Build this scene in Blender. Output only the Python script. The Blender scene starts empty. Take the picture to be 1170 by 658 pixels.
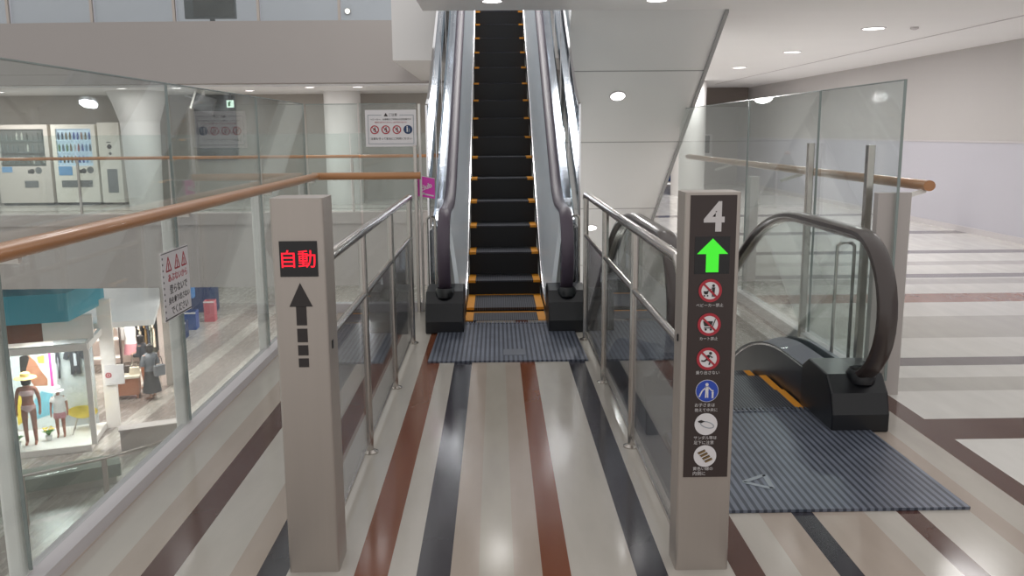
import bpy, bmesh, math, random
from mathutils import Vector, Matrix
random.seed(7)
S = bpy.context.scene
COL = S.collection
PI = math.pi

# ------------------------------------------------------------------ materials
def lin(c):
    return tuple(((v/255)/12.92 if v/255 <= .04045 else ((v/255+.055)/1.055)**2.4) for v in c)

def mat(name, rgb, rough=.5, metal=0.0, noise=0.0, nscale=8.0, coat=0.0, emit=None, estr=0.0, stretch=None, spec=None, bump=0.0):
    m = bpy.data.materials.new(name); m.use_nodes = True
    nt = m.node_tree; p = nt.nodes['Principled BSDF']
    c = (*lin(rgb), 1)
    p.inputs['Base Color'].default_value = c
    p.inputs['Roughness'].default_value = rough
    p.inputs['Metallic'].default_value = metal
    if coat:
        p.inputs['Coat Weight'].default_value = coat
        p.inputs['Coat Roughness'].default_value = .08
    if spec is not None: p.inputs['Specular IOR Level'].default_value = spec
    if noise or bump:
        g = nt.nodes.new('ShaderNodeTexCoord'); mp = nt.nodes.new('ShaderNodeMapping')
        nt.links.new(g.outputs['Object'], mp.inputs['Vector'])
        if stretch: mp.inputs['Scale'].default_value = stretch
        n = nt.nodes.new('ShaderNodeTexNoise'); n.inputs['Scale'].default_value = nscale; n.inputs['Detail'].default_value = 3
        nt.links.new(mp.outputs[0], n.inputs['Vector'])
        if noise:
            r = nt.nodes.new('ShaderNodeMix'); r.data_type = 'RGBA'
            nt.links.new(n.outputs['Fac'], r.inputs['Factor'])
            r.inputs[6].default_value = (*[v*(1-noise) for v in c[:3]], 1)
            r.inputs[7].default_value = (*[min(1, v*(1+noise)) for v in c[:3]], 1)
            nt.links.new(r.outputs[2], p.inputs['Base Color'])
        if bump:
            b = nt.nodes.new('ShaderNodeBump'); b.inputs['Strength'].default_value = bump; b.inputs['Distance'].default_value = .002
            nt.links.new(n.outputs['Fac'], b.inputs['Height']); nt.links.new(b.outputs[0], p.inputs['Normal'])
    if emit:
        p.inputs['Emission Color'].default_value = (*lin(emit), 1)
        p.inputs['Emission Strength'].default_value = estr
    return m

def glass_mat(name, tint, refl=1.0, rough=.015, haze=0.0):
    m = bpy.data.materials.new(name); m.use_nodes = True
    nt = m.node_tree; nt.nodes.clear()
    out = nt.nodes.new('ShaderNodeOutputMaterial')
    tr = nt.nodes.new('ShaderNodeBsdfTransparent'); tr.inputs[0].default_value = (*lin(tint), 1)
    gl = nt.nodes.new('ShaderNodeBsdfGlossy'); gl.inputs['Roughness'].default_value = rough
    lw = nt.nodes.new('ShaderNodeLayerWeight'); lw.inputs[0].default_value = .5
    pw = nt.nodes.new('ShaderNodeMath'); pw.operation = 'POWER'; pw.inputs[1].default_value = 5.0; nt.links.new(lw.outputs['Facing'], pw.inputs[0])
    fr = nt.nodes.new('ShaderNodeMath'); fr.operation = 'MULTIPLY_ADD'; fr.inputs[1].default_value = .96; fr.inputs[2].default_value = .04; nt.links.new(pw.outputs[0], fr.inputs[0])
    mu = nt.nodes.new('ShaderNodeMath'); mu.operation = 'MULTIPLY'; mu.inputs[1].default_value = refl; mu.use_clamp = True
    mx = nt.nodes.new('ShaderNodeMixShader')
    # hazy reflections painted on the pane as a faint uneven pale film
    df = nt.nodes.new('ShaderNodeBsdfDiffuse'); df.inputs[0].default_value = (.75, .77, .76, 1)
    mx2 = nt.nodes.new('ShaderNodeMixShader')
    g = nt.nodes.new('ShaderNodeTexCoord'); n = nt.nodes.new('ShaderNodeTexNoise'); n.inputs['Scale'].default_value = 1.3
    nt.links.new(g.outputs['Object'], n.inputs['Vector'])
    mh = nt.nodes.new('ShaderNodeMath'); mh.operation = 'MULTIPLY'; mh.inputs[1].default_value = haze*2
    nt.links.new(n.outputs['Fac'], mh.inputs[0])
    nt.links.new(fr.outputs[0], mu.inputs[0]); nt.links.new(mu.outputs[0], mx.inputs[0])
    nt.links.new(tr.outputs[0], mx2.inputs[1]); nt.links.new(df.outputs[0], mx2.inputs[2]); nt.links.new(mh.outputs[0], mx2.inputs[0])
    nt.links.new(mx2.outputs[0], mx.inputs[1]); nt.links.new(gl.outputs[0], mx.inputs[2]); nt.links.new(mx.outputs[0], out.inputs[0])
    return m

def stripe_floor(name, base, bands, rough=.12, split=None, amp=1.0):
    """polished stone slabs laid in bands; bands: (axis, lo, hi, rgb, region) with region None | 'L' | 'R'"""
    m = bpy.data.materials.new(name); m.use_nodes = True
    nt = m.node_tree; p = nt.nodes['Principled BSDF']
    geo = nt.nodes.new('ShaderNodeNewGeometry'); sep = nt.nodes.new('ShaderNodeSeparateXYZ')
    nt.links.new(geo.outputs['Position'], sep.inputs[0])
    def cmp(axis, op, v):
        n = nt.nodes.new('ShaderNodeMath'); n.operation = op; n.inputs[1].default_value = v
        nt.links.new(sep.outputs[axis], n.inputs[0]); return n.outputs[0]
    def mul(a, b):
        n = nt.nodes.new('ShaderNodeMath'); n.operation = 'MULTIPLY'
        nt.links.new(a, n.inputs[0]); nt.links.new(b, n.inputs[1]); return n.outputs[0]
    rgb = nt.nodes.new('ShaderNodeRGB'); rgb.outputs[0].default_value = (*lin(base), 1); cur = rgb.outputs[0]
    R = cmp(0, 'GREATER_THAN', split) if split is not None else None
    L = cmp(0, 'LESS_THAN', split) if split is not None else None
    for ax, lo, hi, c, reg in bands:
        f = mul(cmp(ax, 'GREATER_THAN', lo), cmp(ax, 'LESS_THAN', hi))
        if reg == 'L': f = mul(f, L)
        if reg == 'R': f = mul(f, R)
        mx = nt.nodes.new('ShaderNodeMix'); mx.data_type = 'RGBA'
        nt.links.new(f, mx.inputs['Factor']); nt.links.new(cur, mx.inputs[6]); mx.inputs[7].default_value = (*lin(c), 1)
        cur = mx.outputs[2]
    n = nt.nodes.new('ShaderNodeTexNoise'); n.inputs['Scale'].default_value = 3.0; n.inputs['Detail'].default_value = 5
    mp = nt.nodes.new('ShaderNodeMapping'); mp.inputs['Scale'].default_value = (3, .7, 1)
    nt.links.new(geo.outputs['Position'], mp.inputs[0]); nt.links.new(mp.outputs[0], n.inputs['Vector'])
    cr = nt.nodes.new('ShaderNodeMapRange'); cr.inputs[3].default_value = 1-.14*amp; cr.inputs[4].default_value = 1+.1*amp
    nt.links.new(n.outputs['Fac'], cr.inputs[0])
    sc = nt.nodes.new('ShaderNodeVectorMath'); sc.operation = 'SCALE'
    nt.links.new(cur, sc.inputs[0]); nt.links.new(cr.outputs[0], sc.inputs['Scale'])
    nt.links.new(sc.outputs[0], p.inputs['Base Color'])
    rr = nt.nodes.new('ShaderNodeMapRange'); rr.inputs[3].default_value = rough*.6; rr.inputs[4].default_value = rough*1.5
    nt.links.new(n.outputs['Fac'], rr.inputs[0]); nt.links.new(rr.outputs[0], p.inputs['Roughness'])
    return m

def ribbed(name, rgb, dark, period, axis=0, rough=.4, metal=.5, duty=.45):
    m = bpy.data.materials.new(name); m.use_nodes = True
    nt = m.node_tree; p = nt.nodes['Principled BSDF']
    geo = nt.nodes.new('ShaderNodeNewGeometry'); sep = nt.nodes.new('ShaderNodeSeparateXYZ'); nt.links.new(geo.outputs['Position'], sep.inputs[0])
    a = nt.nodes.new('ShaderNodeMath'); a.operation = 'DIVIDE'; a.inputs[1].default_value = period; nt.links.new(sep.outputs[axis], a.inputs[0])
    f = nt.nodes.new('ShaderNodeMath'); f.operation = 'FRACT'; nt.links.new(a.outputs[0], f.inputs[0])
    l = nt.nodes.new('ShaderNodeMath'); l.operation = 'LESS_THAN'; l.inputs[1].default_value = duty; nt.links.new(f.outputs[0], l.inputs[0])
    n = nt.nodes.new('ShaderNodeTexNoise'); n.inputs['Scale'].default_value = 5; nt.links.new(geo.outputs['Position'], n.inputs['Vector'])
    mx = nt.nodes.new('ShaderNodeMix'); mx.data_type = 'RGBA'; mx.inputs[6].default_value = (*lin(rgb), 1); mx.inputs[7].default_value = (*lin(dark), 1)
    nt.links.new(l.outputs[0], mx.inputs['Factor'])
    cr = nt.nodes.new('ShaderNodeMapRange'); cr.inputs[3].default_value = .7; cr.inputs[4].default_value = 1.3; nt.links.new(n.outputs['Fac'], cr.inputs[0])
    sc = nt.nodes.new('ShaderNodeVectorMath'); sc.operation = 'SCALE'; nt.links.new(mx.outputs[2], sc.inputs[0]); nt.links.new(cr.outputs[0], sc.inputs['Scale'])
    nt.links.new(sc.outputs[0], p.inputs['Base Color'])
    p.inputs['Roughness'].default_value = rough; p.inputs['Metallic'].default_value = metal
    b = nt.nodes.new('ShaderNodeBump'); b.inputs['Strength'].default_value = .5; b.inputs['Distance'].default_value = .003; b.invert = True
    nt.links.new(l.outputs[0], b.inputs['Height']); nt.links.new(b.outputs[0], p.inputs['Normal'])
    return m

M = {}
M['white'] = mat('white paint', (222, 219, 217), .55, noise=.02, nscale=2)
M['ceiling'] = mat('ceiling paint', (248, 247, 247), .6, noise=.02, nscale=1.5)
M['fascia'] = mat('grey fascia paint', (186, 178, 174), .6, noise=.03, nscale=.8)
M['fascia2'] = mat('upper fascia paint', (158, 152, 149), .6, noise=.03, nscale=.8)
M['bulkhead'] = mat('taupe bulkhead paint', (128, 118, 112), .6, noise=.04)
M['beige'] = mat('beige wall', (168, 161, 154), .6, noise=.04, nscale=1.2)
M['upper'] = mat('upper gallery wall', (190, 190, 200), .6, noise=.03, nscale=1)
M['wallr'] = mat('corridor wall upper', (192, 188, 187), .5, noise=.02, nscale=1)
M['wallr2'] = mat('corridor wall lower', (196, 194, 203), .4, noise=.02, nscale=1)
M['trim'] = mat('wall trim', (205, 200, 202), .4, noise=.02)
M['panel'] = mat('painted metal panel', (243, 244, 243), .35, noise=.015, nscale=1)
M['seam'] = mat('panel seam', (170, 170, 170), .5, noise=.02)
M['steel'] = mat('brushed stainless', (178, 169, 162), .4, metal=.6, noise=.05, nscale=30, stretch=(1, 1, .05))
M['tube'] = mat('polished stainless tube', (188, 182, 176), .2, metal=.95, noise=.03, nscale=12)
M['steelblue'] = mat('satin stainless panel', (240, 246, 252), .3, metal=.1, noise=.04, nscale=3)
M['mirror'] = mat('mirror stainless panel', (168, 174, 182), .1, metal=1.0, noise=.12, nscale=7, stretch=(1, .25, 2.5), bump=.35)
M['chrome'] = mat('chrome trim', (235, 235, 238), .12, metal=1.0, noise=.01)
M['deck'] = mat('grey deck plate', (118, 122, 132), .35, metal=.35, noise=.06, nscale=5)
M['black'] = mat('black plastic', (13, 14, 19), .34, noise=.1, nscale=6)
M['skirt'] = mat('dark skirt panel', (30, 36, 50), .3, metal=.1, noise=.08, nscale=5)
M['riser'] = mat('black riser', (14, 14, 17), .5, noise=.1, nscale=20)
M['rubber'] = mat('brown black handrail rubber', (64, 54, 51), .33, noise=.06, nscale=5, coat=.3)
M['rubber2'] = mat('mauve black handrail rubber', (78, 67, 80), .42, noise=.06, nscale=5)
M['tread'] = ribbed('cleated tread', (98, 100, 108), (40, 42, 48), .018)
M['comb'] = ribbed('grooved landing plate', (118, 124, 138), (70, 75, 88), .034, rough=.36, metal=.4)
M['yellow'] = mat('yellow demarcation', (240, 160, 40), .45, noise=.06, nscale=30)
M['wood'] = mat('varnished wood', (176, 122, 78), .35, noise=.18, nscale=14, stretch=(1, .12, 1), coat=.3)
M['wood2'] = mat('varnished wood across', (186, 130, 84), .35, noise=.18, nscale=14, stretch=(.12, 1, 1), coat=.3)
M['glass'] = glass_mat('clear glass', (246, 250, 249), 1.0, haze=.03)
M['glassl'] = glass_mat('atrium glass', (244, 247, 246), 1.0, haze=.05)
M['screen'] = glass_mat('screen glass', (228, 234, 238), 1.4, rough=.03, haze=.05)
M['acryl'] = glass_mat('acrylic sheet', (246, 247, 249), 1.0, rough=.02, haze=.015)
M['edge'] = mat('glass edge', (138, 148, 145), .2, noise=.05)
M['post'] = mat('white post paint', (236, 233, 228), .4, noise=.02)
M['brown'] = mat('dark brown sign', (56, 44, 42), .4, noise=.06, nscale=20)
M['ink'] = mat('dark print', (46, 40, 40), .5, noise=.05)
M['signwhite'] = mat('sign white', (226, 222, 224), .45, noise=.02)
M['textgrey'] = mat('sign lettering', (205, 200, 200), .45, noise=.02)
M['red'] = mat('sign red', (176, 44, 58), .45, noise=.04)
M['blue'] = mat('sign blue', (42, 74, 176), .45, noise=.04)
M['navy'] = mat('sign navy', (38, 62, 100), .45, noise=.04)
M['olive'] = mat('sign brown print', (126, 100, 60), .5, noise=.05)
M['lightgrey'] = mat('sign grey print', (150, 158, 165), .5, noise=.05)
M['magenta'] = mat('magenta sign', (226, 70, 186), .4, noise=.04)
M['screenblack'] = mat('black display', (16, 14, 16), .25, noise=.1)
M['ledred'] = mat('red led', (120, 0, 10), .5, emit=(255, 20, 45), estr=1.5, noise=.02)
M['ledgreen'] = mat('green led', (10, 90, 10), .5, emit=(70, 235, 50), estr=.95, noise=.02)
M['lamp'] = mat('lamp diffuser', (255, 255, 255), .5, emit=(255, 252, 248), estr=5.0, noise=.001)
M['exit'] = mat('lit exit pictogram', (230, 255, 240), .5, emit=(225, 255, 240), estr=1.2, noise=.001)
M['exitgreen'] = mat('exit green', (30, 150, 80), .5, noise=.02)
M['vm'] = mat('vending cream', (246, 240, 230), .4, noise=.02)
M['vmdim'] = mat('vending grey cream', (222, 212, 204), .4, noise=.02)
M['vmlit'] = mat('vending lit back', (230, 240, 255), .5, emit=(205, 225, 255), estr=.42, noise=.002)
M['vmdark'] = mat('vending window back', (120, 112, 110), .5, noise=.05)
M['vmgrey'] = mat('vending grey flap', (112, 114, 116), .4, noise=.05)
M['vmblue'] = mat('vending blue label', (110, 165, 215), .4, noise=.03)
M['board'] = mat('dark directory board', (52, 56, 63), .4, noise=.06)
M['board2'] = mat('directory board line', (84, 87, 93), .4, noise=.04)
M['shopblue'] = mat('turquoise awning', (66, 160, 182), .6, noise=.05, nscale=2)
M['shopwhite'] = mat('shop white', (240, 234, 230), .5, noise=.02)
M['shoppink'] = mat('shop wall warm', (244, 226, 218), .6, noise=.03)
M['shopgrey'] = mat('shop grey backdrop', (172, 176, 178), .6, noise=.05)
M['brownpaint'] = mat('brown timber panel', (120, 70, 48), .5, noise=.2, nscale=6)
M['skin'] = mat('mannequin tan', (170, 104, 84), .5, noise=.04)
M['skin2'] = mat('skin', (196, 150, 126), .55, noise=.04)
M['straw'] = mat('straw hat', (226, 196, 120), .8, noise=.1, nscale=40)
M['clothwhite'] = mat('white cloth', (238, 236, 236), .8, noise=.03)
M['clothpink'] = mat('pink pattern cloth', (206, 140, 150), .8, noise=.25, nscale=30)
M['bikini'] = mat('white pink swimwear', (236, 196, 200), .7, noise=.12, nscale=40)
M['wet'] = mat('dark wetsuit', (40, 40, 48), .5, noise=.1)
M['wetgrey'] = mat('wetsuit panel', (170, 172, 180), .5, noise=.05)
M['chair'] = mat('yellow beach chair', (240, 214, 60), .6, noise=.06)
M['leaf'] = mat('plant leaf', (86, 140, 60), .5, noise=.2, nscale=20)
M['flower'] = mat('yellow flower', (240, 210, 70), .6, noise=.1)
M['posterbg'] = mat('poster pale', (220, 228, 228), .5, noise=.08, nscale=4)
M['pool'] = mat('poster aqua', (120, 190, 210), .5, noise=.2, nscale=5)
M['pink'] = mat('poster pink', (232, 70, 160), .5, noise=.03)
M['postertan'] = mat('poster tan', (178, 120, 92), .5, noise=.15, nscale=6)
M['hair'] = mat('dark hair', (34, 28, 28), .5, noise=.15, nscale=20)
M['greytop'] = mat('grey cloth', (118, 122, 128), .8, noise=.1, nscale=10)
M['darktop'] = mat('dark cloth', (52, 56, 66), .8, noise=.1, nscale=10)
M['darkskirt'] = mat('charcoal skirt', (58, 58, 62), .8, noise=.1, nscale=10)
M['tan'] = mat('tan leather', (178, 118, 88), .6, noise=.1)
M['salmon'] = mat('salmon cloth', (232, 148, 120), .8, noise=.06)
M['cream'] = mat('cream cloth', (226, 216, 198), .8, noise=.06)
M['bluebin'] = mat('blue plastic', (46, 84, 150), .5, noise=.06)
M['navybin'] = mat('navy cloth', (40, 60, 104), .7, noise=.06)
M['pinkbin'] = mat('pink plastic', (206, 110, 120), .5, noise=.06)
M['skybin'] = mat('sky blue panel', (90, 150, 215), .5, noise=.04)
M['camera'] = mat('dark camera', (50, 50, 54), .4, noise=.05)
M['planter'] = mat('grey green fabric', (120, 126, 116), .8, noise=.1)
LT = (190, 183, 174); PK = (178, 164, 152); BR = (122, 68, 42); DK = (58, 56, 62); DB = (86, 56, 48)
GY = (128, 122, 124); WH = (226, 223, 218)
M['floor'] = stripe_floor('striped polished floor', LT, [
    (0, -1.74, -1.62, PK, 'L'), (0, -1.45, -1.33, PK, 'L'), (0, -1.33, -1.205, DB, 'L'), (0, -1.0, -.9, PK, 'L'), (0, -.9, -.79, DK, 'L'),
    (0, -.54, -.415, BR, 'L'), (0, -.31, -.185, DK, 'L'), (0, -.185, -.08, PK, 'L'), (0, -.08, .05, (180, 172, 160), 'L'), (0, .05, .155, PK, 'L'),
    (0, .155, .26, BR, 'L'), (0, .50, .615, DK, 'L'), (0, .86, .97, DB, 'L'), (0, 1.10, 1.24, PK, 'L'), (0, 1.24, 1.33, DK, 'L'),
    (0, 1.33, 1.55, PK, 'L'), (0, 1.69, 1.785, DB, 'L'), (0, 2.0, 2.10, PK, 'L'), (0, 2.26, 2.39, DB, 'L'),
    (1, -9, 60, WH, 'R'), (1, 5.2, 5.5, (196, 192, 186), 'R'), (1, 6.6, 7.4, (196, 192, 186), 'R'), (1, 9.0, 9.33, (192, 188, 184), 'R'), (1, 10.3, 10.6, (192, 188, 184), 'R'),
    (1, 3.0, 3.3, PK, 'R'), (1, 4.34, 4.67, DB, 'R'), (1, 5.79, 6.01, GY, 'R'), (1, 8.02, 8.46, (160, 118, 102), 'R'),
    (1, 9.40, 9.66, GY, 'R'), (1, 11.3, 11.6, GY, 'R'), (1, 13.5, 13.9, GY, 'R'), (1, 16.5, 16.9, GY, 'R')], rough=.13, split=2.39)
M['lowfloor'] = stripe_floor('lower polished floor', (172, 166, 158), [
    (0, -10.9, -10.0, (138, 128, 122), None), (0, -9.5, -8.6, (138, 128, 122), None), (0, -6.4, -5.4, (138, 128, 122), None), (0, -3, -2, (138, 128, 122), None)], rough=.25, amp=.35)
M['farfloor'] = stripe_floor('far gallery floor', (190, 186, 180), [(1, 19.0, 19.4, (150, 140, 134), None), (1, 20.2, 20.5, (165, 158, 150), None)], rough=.2)

# ------------------------------------------------------------------ mesh builder
class MB:
    def __init__(s, *mats):
        s.v = []; s.f = []; s.fm = []; s.sm = []; s.m = list(mats); s.cur = 0; s.X = Matrix.Identity(4)
    def use(s, name):
        if name not in s.m: s.m.append(name)
        s.cur = s.m.index(name); return s
    def add(s, vs, fs, smooth=False):
        b = len(s.v); s.v += [tuple(s.X @ Vector(p)) for p in vs]
        for f in fs: s.f.append(tuple(b+i for i in f)); s.fm.append(s.cur); s.sm.append(smooth)
        return s
    def box(s, x0, x1, y0, y1, z0, z1):
        return s.add([(x0,y0,z0),(x1,y0,z0),(x1,y1,z0),(x0,y1,z0),(x0,y0,z1),(x1,y0,z1),(x1,y1,z1),(x0,y1,z1)],
                     [(0,3,2,1),(4,5,6,7),(0,1,5,4),(1,2,6,5),(2,3,7,6),(3,0,4,7)])
    def rbox(s, x0, x1, y0, y1, z0, z1, r=.01, n=3):
        """box with rounded vertical (z) edges"""
        pts = []
        for cx, cy, a0 in ((x1-r, y1-r, 0), (x0+r, y1-r, PI/2), (x0+r, y0+r, PI), (x1-r, y0+r, 1.5*PI)):
            for i in range(n+1):
                a = a0+PI/2*i/n; pts.append((cx+r*math.cos(a), cy+r*math.sin(a)))
        return s.prism(pts, 2, z0, z1)
    def prism(s, pts, axis, a, b, smooth=False):
        """2D polygon extruded along axis: 0 -> pts are (y,z); 1 -> (x,z); 2 -> (x,y)"""
        def P(p, t): return (t,p[0],p[1]) if axis == 0 else ((p[0],t,p[1]) if axis == 1 else (p[0],p[1],t))
        n = len(pts)
        vs = [P(p,a) for p in pts]+[P(p,b) for p in pts]
        fs = [tuple(range(n))[::-1], tuple(range(n,2*n))]
        s.add(vs, fs)
        s.add(vs, [(i,(i+1)%n,n+(i+1)%n,n+i) for i in range(n)], smooth)
        return s
    def cyl(s, c, r, h, n=16, axis=2, r2=None):
        r2 = r if r2 is None else r2
        vs = []; 
        for k,(rr,t) in enumerate(((r,0),(r2,h))):
            for i in range(n):
                a = 2*PI*i/n; u,w = rr*math.cos(a), rr*math.sin(a)
                vs.append((c[0]+u,c[1]+w,c[2]+t) if axis==2 else ((c[0]+u,c[1]+t,c[2]+w) if axis==1 else (c[0]+t,c[1]+u,c[2]+w)))
        s.add(vs, [tuple(range(n))[::-1], tuple(range(n,2*n))])
        return s.add(vs, [(i,(i+1)%n,n+(i+1)%n,n+i) for i in range(n)], True)
    def lathe(s, c, prof, n=18):
        vs = []; m = len(prof)
        for r,z in prof:
            for i in range(n):
                a = 2*PI*i/n; vs.append((c[0]+r*math.cos(a), c[1]+r*math.sin(a), c[2]+z))
        fs = [(k*n+i, k*n+(i+1)%n, (k+1)*n+(i+1)%n, (k+1)*n+i) for k in range(m-1) for i in range(n)]
        s.add(vs, fs, True)
        return s.add(vs, [tuple(range(n))[::-1], tuple(range((m-1)*n, m*n))])
    def sweep(s, path, sec, up=(1,0,0), smooth=True, closed=False, caps=True):
        """section (a,b): a along 'up' axis, b along cross(tangent, up)"""
        P = [Vector(p) for p in path]; U = Vector(up); n = len(sec); vs = []
        for i,p in enumerate(P):
            if i == 0: t = P[1]-P[0]
            elif i == len(P)-1: t = P[-1]-P[-2]
            else: t = (P[i+1]-P[i]).normalized()+(P[i]-P[i-1]).normalized()
            t.normalize()
            w = U - t*U.dot(t)
            if w.length < 1e-4: w = Vector((0,0,1))
            w.normalize(); b = w.cross(t)
            k = 1.0
            if 0 < i < len(P)-1:
                d = (P[i]-P[i-1]).normalized(); k = 1/max(.5, t.dot(d))
            vs += [tuple(p+w*q[0]*(k if abs(U.dot(d) if 0<i<len(P)-1 else 0) > 1e-3 else 1)+b*q[1]*k) for q in sec]
        fs = [(i*n+j, i*n+(j+1)%n, (i+1)*n+(j+1)%n, (i+1)*n+j) for i in range(len(P)-1) for j in range(n)]
        s.add(vs, fs, smooth)
        if caps: s.add(vs, [tuple(range(n))[::-1], tuple(range((len(P)-1)*n, len(P)*n))])
        return s
    def tube(s, path, r, n=10, up=(0,0,1)):
        t = (Vector(path[1])-Vector(path[0])).normalized()
        if abs(t.dot(Vector(up))) > .9: up = (1,0,0)
        return s.sweep(path, [(r*math.cos(2*PI*i/n), r*math.sin(2*PI*i/n)) for i in range(n)], up)
    def disc(s, c, r, n=28, y=0, r0=0):
        """upright disc (or ring) facing -Y with a little thickness"""
        t = .0012
        if r0 == 0:
            return s.prism([(c[0]+r*math.cos(2*PI*i/n), c[1]+r*math.sin(2*PI*i/n)) for i in range(n)], 1, y-t, y)
        for i in range(n):
            a, b = 2*PI*i/n, 2*PI*(i+1)/n
            s.prism([(c[0]+q*math.cos(w), c[1]+q*math.sin(w)) for q,w in ((r0,a),(r,a),(r,b),(r0,b))], 1, y-t, y)
        return s
    def poly(s, pts, y, t=.001):
        return s.prism(pts, 1, y-t, y)
    def bar(s, p, q, w, y, t=.001):
        """flat upright bar from p to q (x,z) of width w"""
        d = Vector((q[0]-p[0], q[1]-p[1])); nrm = Vector((-d.y, d.x)).normalized()*w/2
        return s.poly([(p[0]+nrm.x,p[1]+nrm.y),(p[0]-nrm.x,p[1]-nrm.y),(q[0]-nrm.x,q[1]-nrm.y),(q[0]+nrm.x,q[1]+nrm.y)], y, t)
    def build(s, name, parent=None, mats=None, loc=None, rz=0, bevel=0):
        me = bpy.data.meshes.new(name)
        me.from_pydata(s.v, [], s.f)
        for k in (mats or s.m): me.materials.append(M[k])
        me.polygons.foreach_set('material_index', s.fm); me.polygons.foreach_set('use_smooth', s.sm)
        bm = bmesh.new(); bm.from_mesh(me); bmesh.ops.remove_doubles(bm, verts=bm.verts, dist=1e-6) if not bevel else bmesh.ops.remove_doubles(bm, verts=bm.verts, dist=1e-5)
        bmesh.ops.recalc_face_normals(bm, faces=bm.faces)
        for e in bm.edges:
            if len(e.link_faces) == 2 and e.calc_face_angle(0) > .7: e.smooth = False
        bm.to_mesh(me); bm.free()
        o = bpy.data.objects.new(name, me); COL.objects.link(o)
        if bevel:
            b = o.modifiers.new('bevel', 'BEVEL'); b.width = bevel; b.segments = 2; b.limit_method = 'ANGLE'; b.angle_limit = .8
        if parent: o.parent = parent
        if loc: o.location = loc
        o.rotation_euler.z = rz
        return o

def tag(o, label=None, cat=None, group=None, kind=None):
    if label: o['label'] = label
    if cat: o['category'] = cat
    if group: o['group'] = group
    if kind: o['kind'] = kind
    return o
def thing(name, label, cat, loc=(0,0,0), rz=0, group=None):
    o = bpy.data.objects.new(name, None); COL.objects.link(o); o.location = loc; o.rotation_euler.z = rz
    o.empty_display_size = .1
    return tag(o, label, cat, group)
def struct(o, label=None):
    o['kind'] = 'structure'
    if label: o['label'] = label
    return o
def dup(o, loc=None, rz=None, label=None, parent=None):
    c = o.copy(); COL.objects.link(c)
    if parent: c.parent = parent
    if loc is not None: c.location = loc
    if rz is not None: c.rotation_euler.z = rz
    if label: c['label'] = label
    for ch in o.children: dup(ch, parent=c)
    return c

def text(name, body, size, loc, material, parent=None, rot=(PI/2,0,0), width=None, bold=0.0, align='CENTER', depth=.0006, xscale=None):
    cu = bpy.data.curves.new(name, 'FONT'); cu.body = body; cu.size = size; cu.align_x = align; cu.align_y = 'CENTER'
    cu.extrude = depth; cu.offset = bold; cu.resolution_u = 3
    tmp = bpy.data.objects.new(name, cu); COL.objects.link(tmp)
    dg = bpy.context.evaluated_depsgraph_get(); dg.update()
    me = bpy.data.meshes.new_from_object(tmp.evaluated_get(dg))
    bpy.data.objects.remove(tmp); bpy.data.curves.remove(cu)
    if len(me.vertices):
        xs = [v.co.x for v in me.vertices]; ys = [v.co.y for v in me.vertices]
        cx, cy = (min(xs)+max(xs))/2, (min(ys)+max(ys))/2
        k = (width/(max(xs)-min(xs))) if width else 1.0
        ky = k if xscale is None else 1.0
        for v in me.vertices:
            v.co.x = (v.co.x-(cx if align == 'CENTER' else min(xs)))*k; v.co.y = (v.co.y-cy)*(ky if width and xscale is None else 1.0)
    me.materials.clear(); me.materials.append(M[material])
    o = bpy.data.objects.new(name, me); COL.objects.link(o)
    o.location = loc; o.rotation_euler = rot
    if parent: o.parent = parent
    return o

def lamp(name, kind, loc, power, size=.3, color=(1,.98,.96), rot=(0,0,0), spread=None):
    l = bpy.data.lights.new(name, 'AREA'); l.energy = power; l.color = color; l.shape = 'DISK'; l.size = size
    if spread: l.spread = spread
    o = bpy.data.objects.new(name, l); COL.objects.link(o); o.location = loc; o.rotation_euler = rot
    return o

def arc(cy, cz, r, a0, a1, n):
    return [(cy+r*math.cos(a0+(a1-a0)*i/n), cz+r*math.sin(a0+(a1-a0)*i/n)) for i in range(n+1)]

# ------------------------------------------------------------------ the setting
FX0, VOID_Y = -1.76, 7.98
b = MB('floor')
b.box(FX0, .76, -3, VOID_Y, -.35, 0); b.box(.76, 2.12, -3, 4.88, -.35, 0); b.box(2.12, 7.4, -3, 27, -.35, 0)
struct(b.build('floor'), 'pale polished stone floor inlaid with brown and charcoal stripes')
CZ = 2.85
b = MB('ceiling'); b.box(-.74, 2.44, 7.2, 9.42, CZ, CZ+.9); b.box(2.44, 7.4, 7.2, 27, CZ, CZ+.9)
struct(b.build('ceiling'), 'white ceiling with recessed round lamps')
b = MB('wallr2'); b.box(7.4, 7.6, -3, 27, 0, 1.40); struct(b.build('wall_right_lower'))
b = MB('wallr'); b.box(7.4, 7.6, -3, 27, 1.425, CZ); struct(b.build('wall_right_upper'))
b = MB('trim'); b.box(7.385, 7.6, -3, 27, 1.40, 1.425); struct(b.build('trim_right'))
b = MB('trim'); b.box(7.38, 7.4, -3, 27, 0, .09); struct(b.build('baseboard_right'))
b = MB('trim'); b.box(5.9, 5.93, 7.2, 24, CZ-.006, CZ+.01); struct(b.build('trim_ceiling'))
# far end of the corridor
b = MB('wallr'); b.box(.5, 4.7, 27, 27.3, -.35, CZ); b.box(6.4, 7.6, 27, 27.3, 0, CZ); b.box(4.7, 6.4, 27, 27.3, 2.35, CZ)
struct(b.build('wall_corridor_end'))
b = MB('fascia'); b.box(4.7, 6.4, 28.0, 28.2, 0, 2.4); struct(b.build('wall_recess'))
b = MB('bulkhead'); b.box(4.9, 7.35, 25.9, 25.98, 2.3, CZ); struct(b.build('trim_bulkhead'))
b = MB('white'); b.cyl((4.9, 22.5, 0), .42, CZ, 32); struct(b.build('column_corridor'))

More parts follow.
